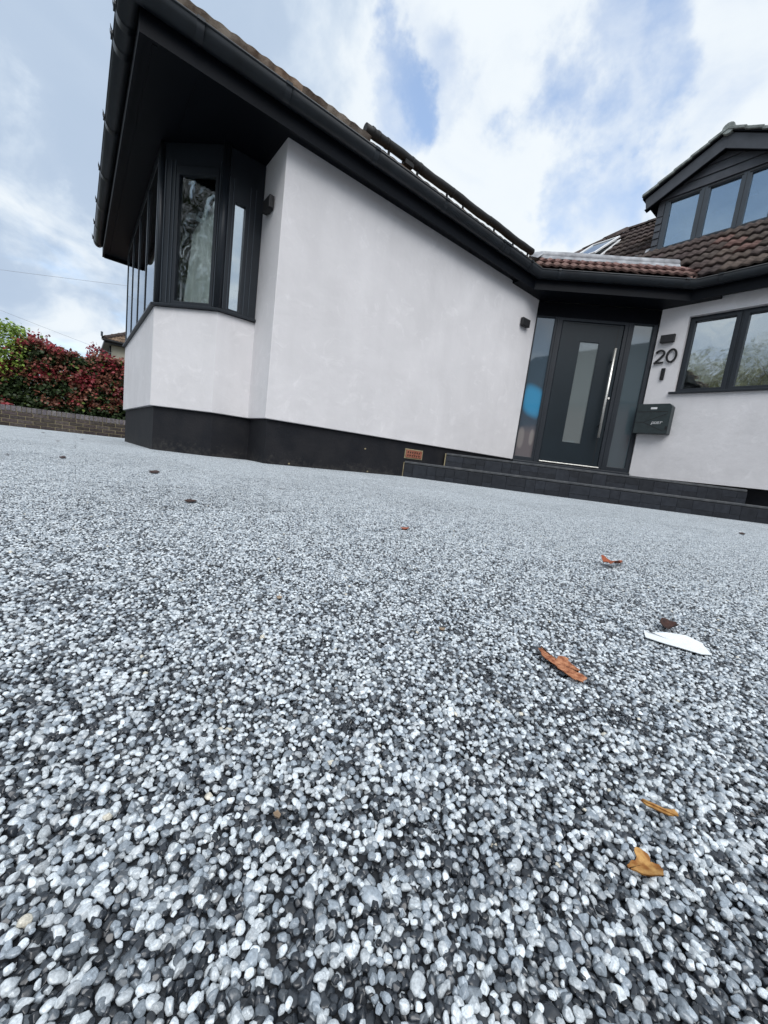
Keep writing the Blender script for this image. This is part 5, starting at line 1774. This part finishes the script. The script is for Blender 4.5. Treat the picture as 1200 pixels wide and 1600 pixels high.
scrap('fallen_leaf', 'narrow folded tan leaf on the gravel, above the crumpled tan one', 'leaf', [(998, 1259), (1006, 1260), (1020, 1268), (1036, 1274), (1052, 1277), (1057, 1284), (1046, 1286), (1028, 1281), (1012, 1272)], ML['tan'], 0.6, lift=0.004, ragged=0.0003, group=G, rib=True)
scrap('fallen_leaf', 'crumpled lobed tan leaf nearest the camera on the right', 'leaf', [(986, 1344), (996, 1345), (1010, 1352), (1012, 1360), (1024, 1364), (1032, 1376), (1030, 1389), (1014, 1390), (1000, 1384), (988, 1374), (976, 1370), (980, 1362), (990, 1360)], ML['tan'], 0.5, lift=0.005, ragged=0.0003, group=G)
scrap('fallen_leaf', 'two-winged rust red leaf on the gravel right of centre', 'leaf', [(936, 881), (944, 881), (955, 885), (970, 881), (971, 885), (962, 891), (952, 891), (944, 886)], ML['rust'], 1.2, lift=0.006, ragged=0.0004, group=G)
scrap('fallen_leaf', 'tiny orange leaf in the middle of the gravel', 'leaf', [(624, 827), (632, 825.5), (639, 827), (637, 829), (629, 829)], ML['rust'], 0.4, lift=0.003, group=G)
scrap('fallen_leaf', 'dark shrivelled leaf on the gravel in front of the bay plinth', 'leaf', [(287, 784), (297, 782.5), (306, 783), (309, 785.5), (300, 786.5), (292, 785.5)], ML['dark'], 0.25, lift=0.003, group=G)
scrap('fallen_leaf', 'black curled leaf on the gravel left of the bay, beside the photo edge', 'leaf', [(92, 715), (98, 713.8), (103, 714.5), (102, 716.5), (96, 716.8)], ML['dark'], 0.25, lift=0.003, group=G)
scrap('fallen_leaf', 'thin dark leaf lying just before the plinth of the bay', 'leaf', [(232, 737), (244, 736), (250, 738), (246, 740.5), (236, 740)], ML['dark'], 0.2, lift=0.003, group=G)
scrap('fallen_leaf', 'tiny dark red leaf below the right end of the lower step', 'leaf', [(1154, 833), (1160, 833), (1165, 835), (1161, 836), (1156, 834.5)], ML['dark'], 0.25, lift=0.003, group=G)
scrap('fallen_leaf', 'small pale tan fragment among the pebbles left of centre', 'leaf', [(431, 935), (436, 933), (441, 935), (439, 938), (433, 938)], ML['dull'], 0.6, lift=0.002, group=G)
scrap('fallen_leaf', 'small brown fragment on the gravel left of the ragged orange leaf', 'leaf', [(684, 984), (690, 983), (696, 986), (693, 988), (687, 987)], ML['dull'], 0.6, lift=0.002, group=G)
scrap('fallen_leaf', 'small brown leaf tip at the left among the nearer pebbles', 'leaf', [(426, 1278), (433, 1275), (438, 1281), (435, 1287), (429, 1286)], ML['dull'], 0.5, lift=0.003, group=G)
for (px_, py_, lab) in ((90, 690, 'dark twig scrap farthest back on the gravel towards the brick wall'), (68, 677, 'small black scrap by the foot of the brick wall'), (128, 687, 'black speck of leaf between brick wall and bay'), (12, 711, 'small grey leaf bit at the left edge of the gravel')):
    scrap('leaf_scrap', lab, 'leaf scrap', [(px_ - 4, py_), (px_, py_ - 0.4), (px_ + 4, py_), (px_ + 1, py_ + 0.6)], ML['dark'], 0.3, lift=0.004, group='tiny leaf scraps near the garden wall')

# ------------------------------------------------------------------ the street side, mirrored in the panes
oh = thing('facing_house', 'brick house with a long tiled roof across the street, mirrored in the door glass', 'house', (-2, -15, -0.1))
MB().box((-10, -19, -0.3), (7, -13, 4.3)).build('wall', M['redbrick'], oh)
b = MB()
b.add([(-10.4, -12.6, 4.25), (7.4, -12.6, 4.25), (7.4, -19.4, 4.25), (-10.4, -19.4, 4.25), (-8.2, -16, 8.0), (5.2, -16, 8.0)], [(1, 0, 4, 5), (2, 1, 5), (3, 2, 5, 4), (0, 3, 4), (0, 1, 2, 3)])
b.build('roof', M['tile'], oh)
for x in (-8.5, -4.5, 0, 4):
    MB().box((x, -12.96, 1.0), (x + 1.6, -13.02, 2.3)).build('window', M['white'], oh)
    MB().box((x + 0.08, -12.94, 1.08), (x + 1.52, -12.955, 2.22)).build('pane', M['door'], oh)


def tree(label, x, y, h, cr, seed, cols):
    rr = random.Random(seed)
    root = thing('tree', label, 'tree', (x, y, -0.15), 'street trees mirrored in the windows')
    tr = MB(); tr.tube([(x, y, -0.2), (x + .1, y, h * 0.3), (x - .05, y + .1, h * 0.62), (x, y, h * 0.85)], [0.2, 0.15, 0.10, 0.03], 9)
    tips = []
    for i in range(9):
        a = rr.uniform(0, 6.28); z0 = h * rr.uniform(0.25, 0.6); L_ = cr * rr.uniform(0.5, 0.95)
        e = Vector((x + math.cos(a) * L_, y + math.sin(a) * L_, z0 + L_ * rr.uniform(0.4, 0.9)))
        tr.tube([(x, y, z0), Vector((x, y, z0)).lerp(e, 0.5) + Z * 0.15, e], [0.07, 0.045, 0.015], 6)
        tips.append(e)
    tr.build('trunk', M['bark'], root)
    P2 = []
    for i in range(2400):
        d = Vector((rr.gauss(0, 1), rr.gauss(0, 1), rr.gauss(0, 1))).normalized()
        rad = cr * rr.uniform(0.35, 1.0) * (1 + 0.35 * mnoise.noise(d * 1.9 + Vector((seed, 0, 0))))
        c = Vector((x, y, h * 0.62)) + Vector((d.x * rad, d.y * rad, d.z * rad * h * 0.36 / cr))
        if mnoise.noise(c * 0.9) < -0.3: continue
        for j in range(7):
            P2.append(tuple(c + Vector((rr.gauss(0, .16), rr.gauss(0, .16), rr.gauss(0, .16)))))
    n = len(P2)
    nr = rng.normal(0, 0.7, (n, 3)) + np.array([0, 0, 0.6]); nr /= np.linalg.norm(nr, axis=1)[:, None]
    leaves('crown', root, P2, nr, rng.uniform(0.08, 0.16, n), np.array([cols]) * (0.5 + rng.random((n, 1))))


tree('olive green street tree left of the drive, mirrored in the right window', -14.0, 4.9, 8.0, 3.0, 3, (0.36, 0.36, 0.21))
tree('broad olive tree beside the drive entrance, mirrored in the right window', -13.6, 8.8, 8.1, 3.3, 4, (0.34, 0.345, 0.20))
tree('dark green tree beyond the drive, mirrored in the bay glass', -12.0, 1.4, 9.6, 3.2, 5, (0.06, 0.08, 0.03))
tree('mid green tree at the street, mirrored in the bay glass', -13.0, -3.6, 6.4, 2.6, 6, (0.07, 0.09, 0.035))
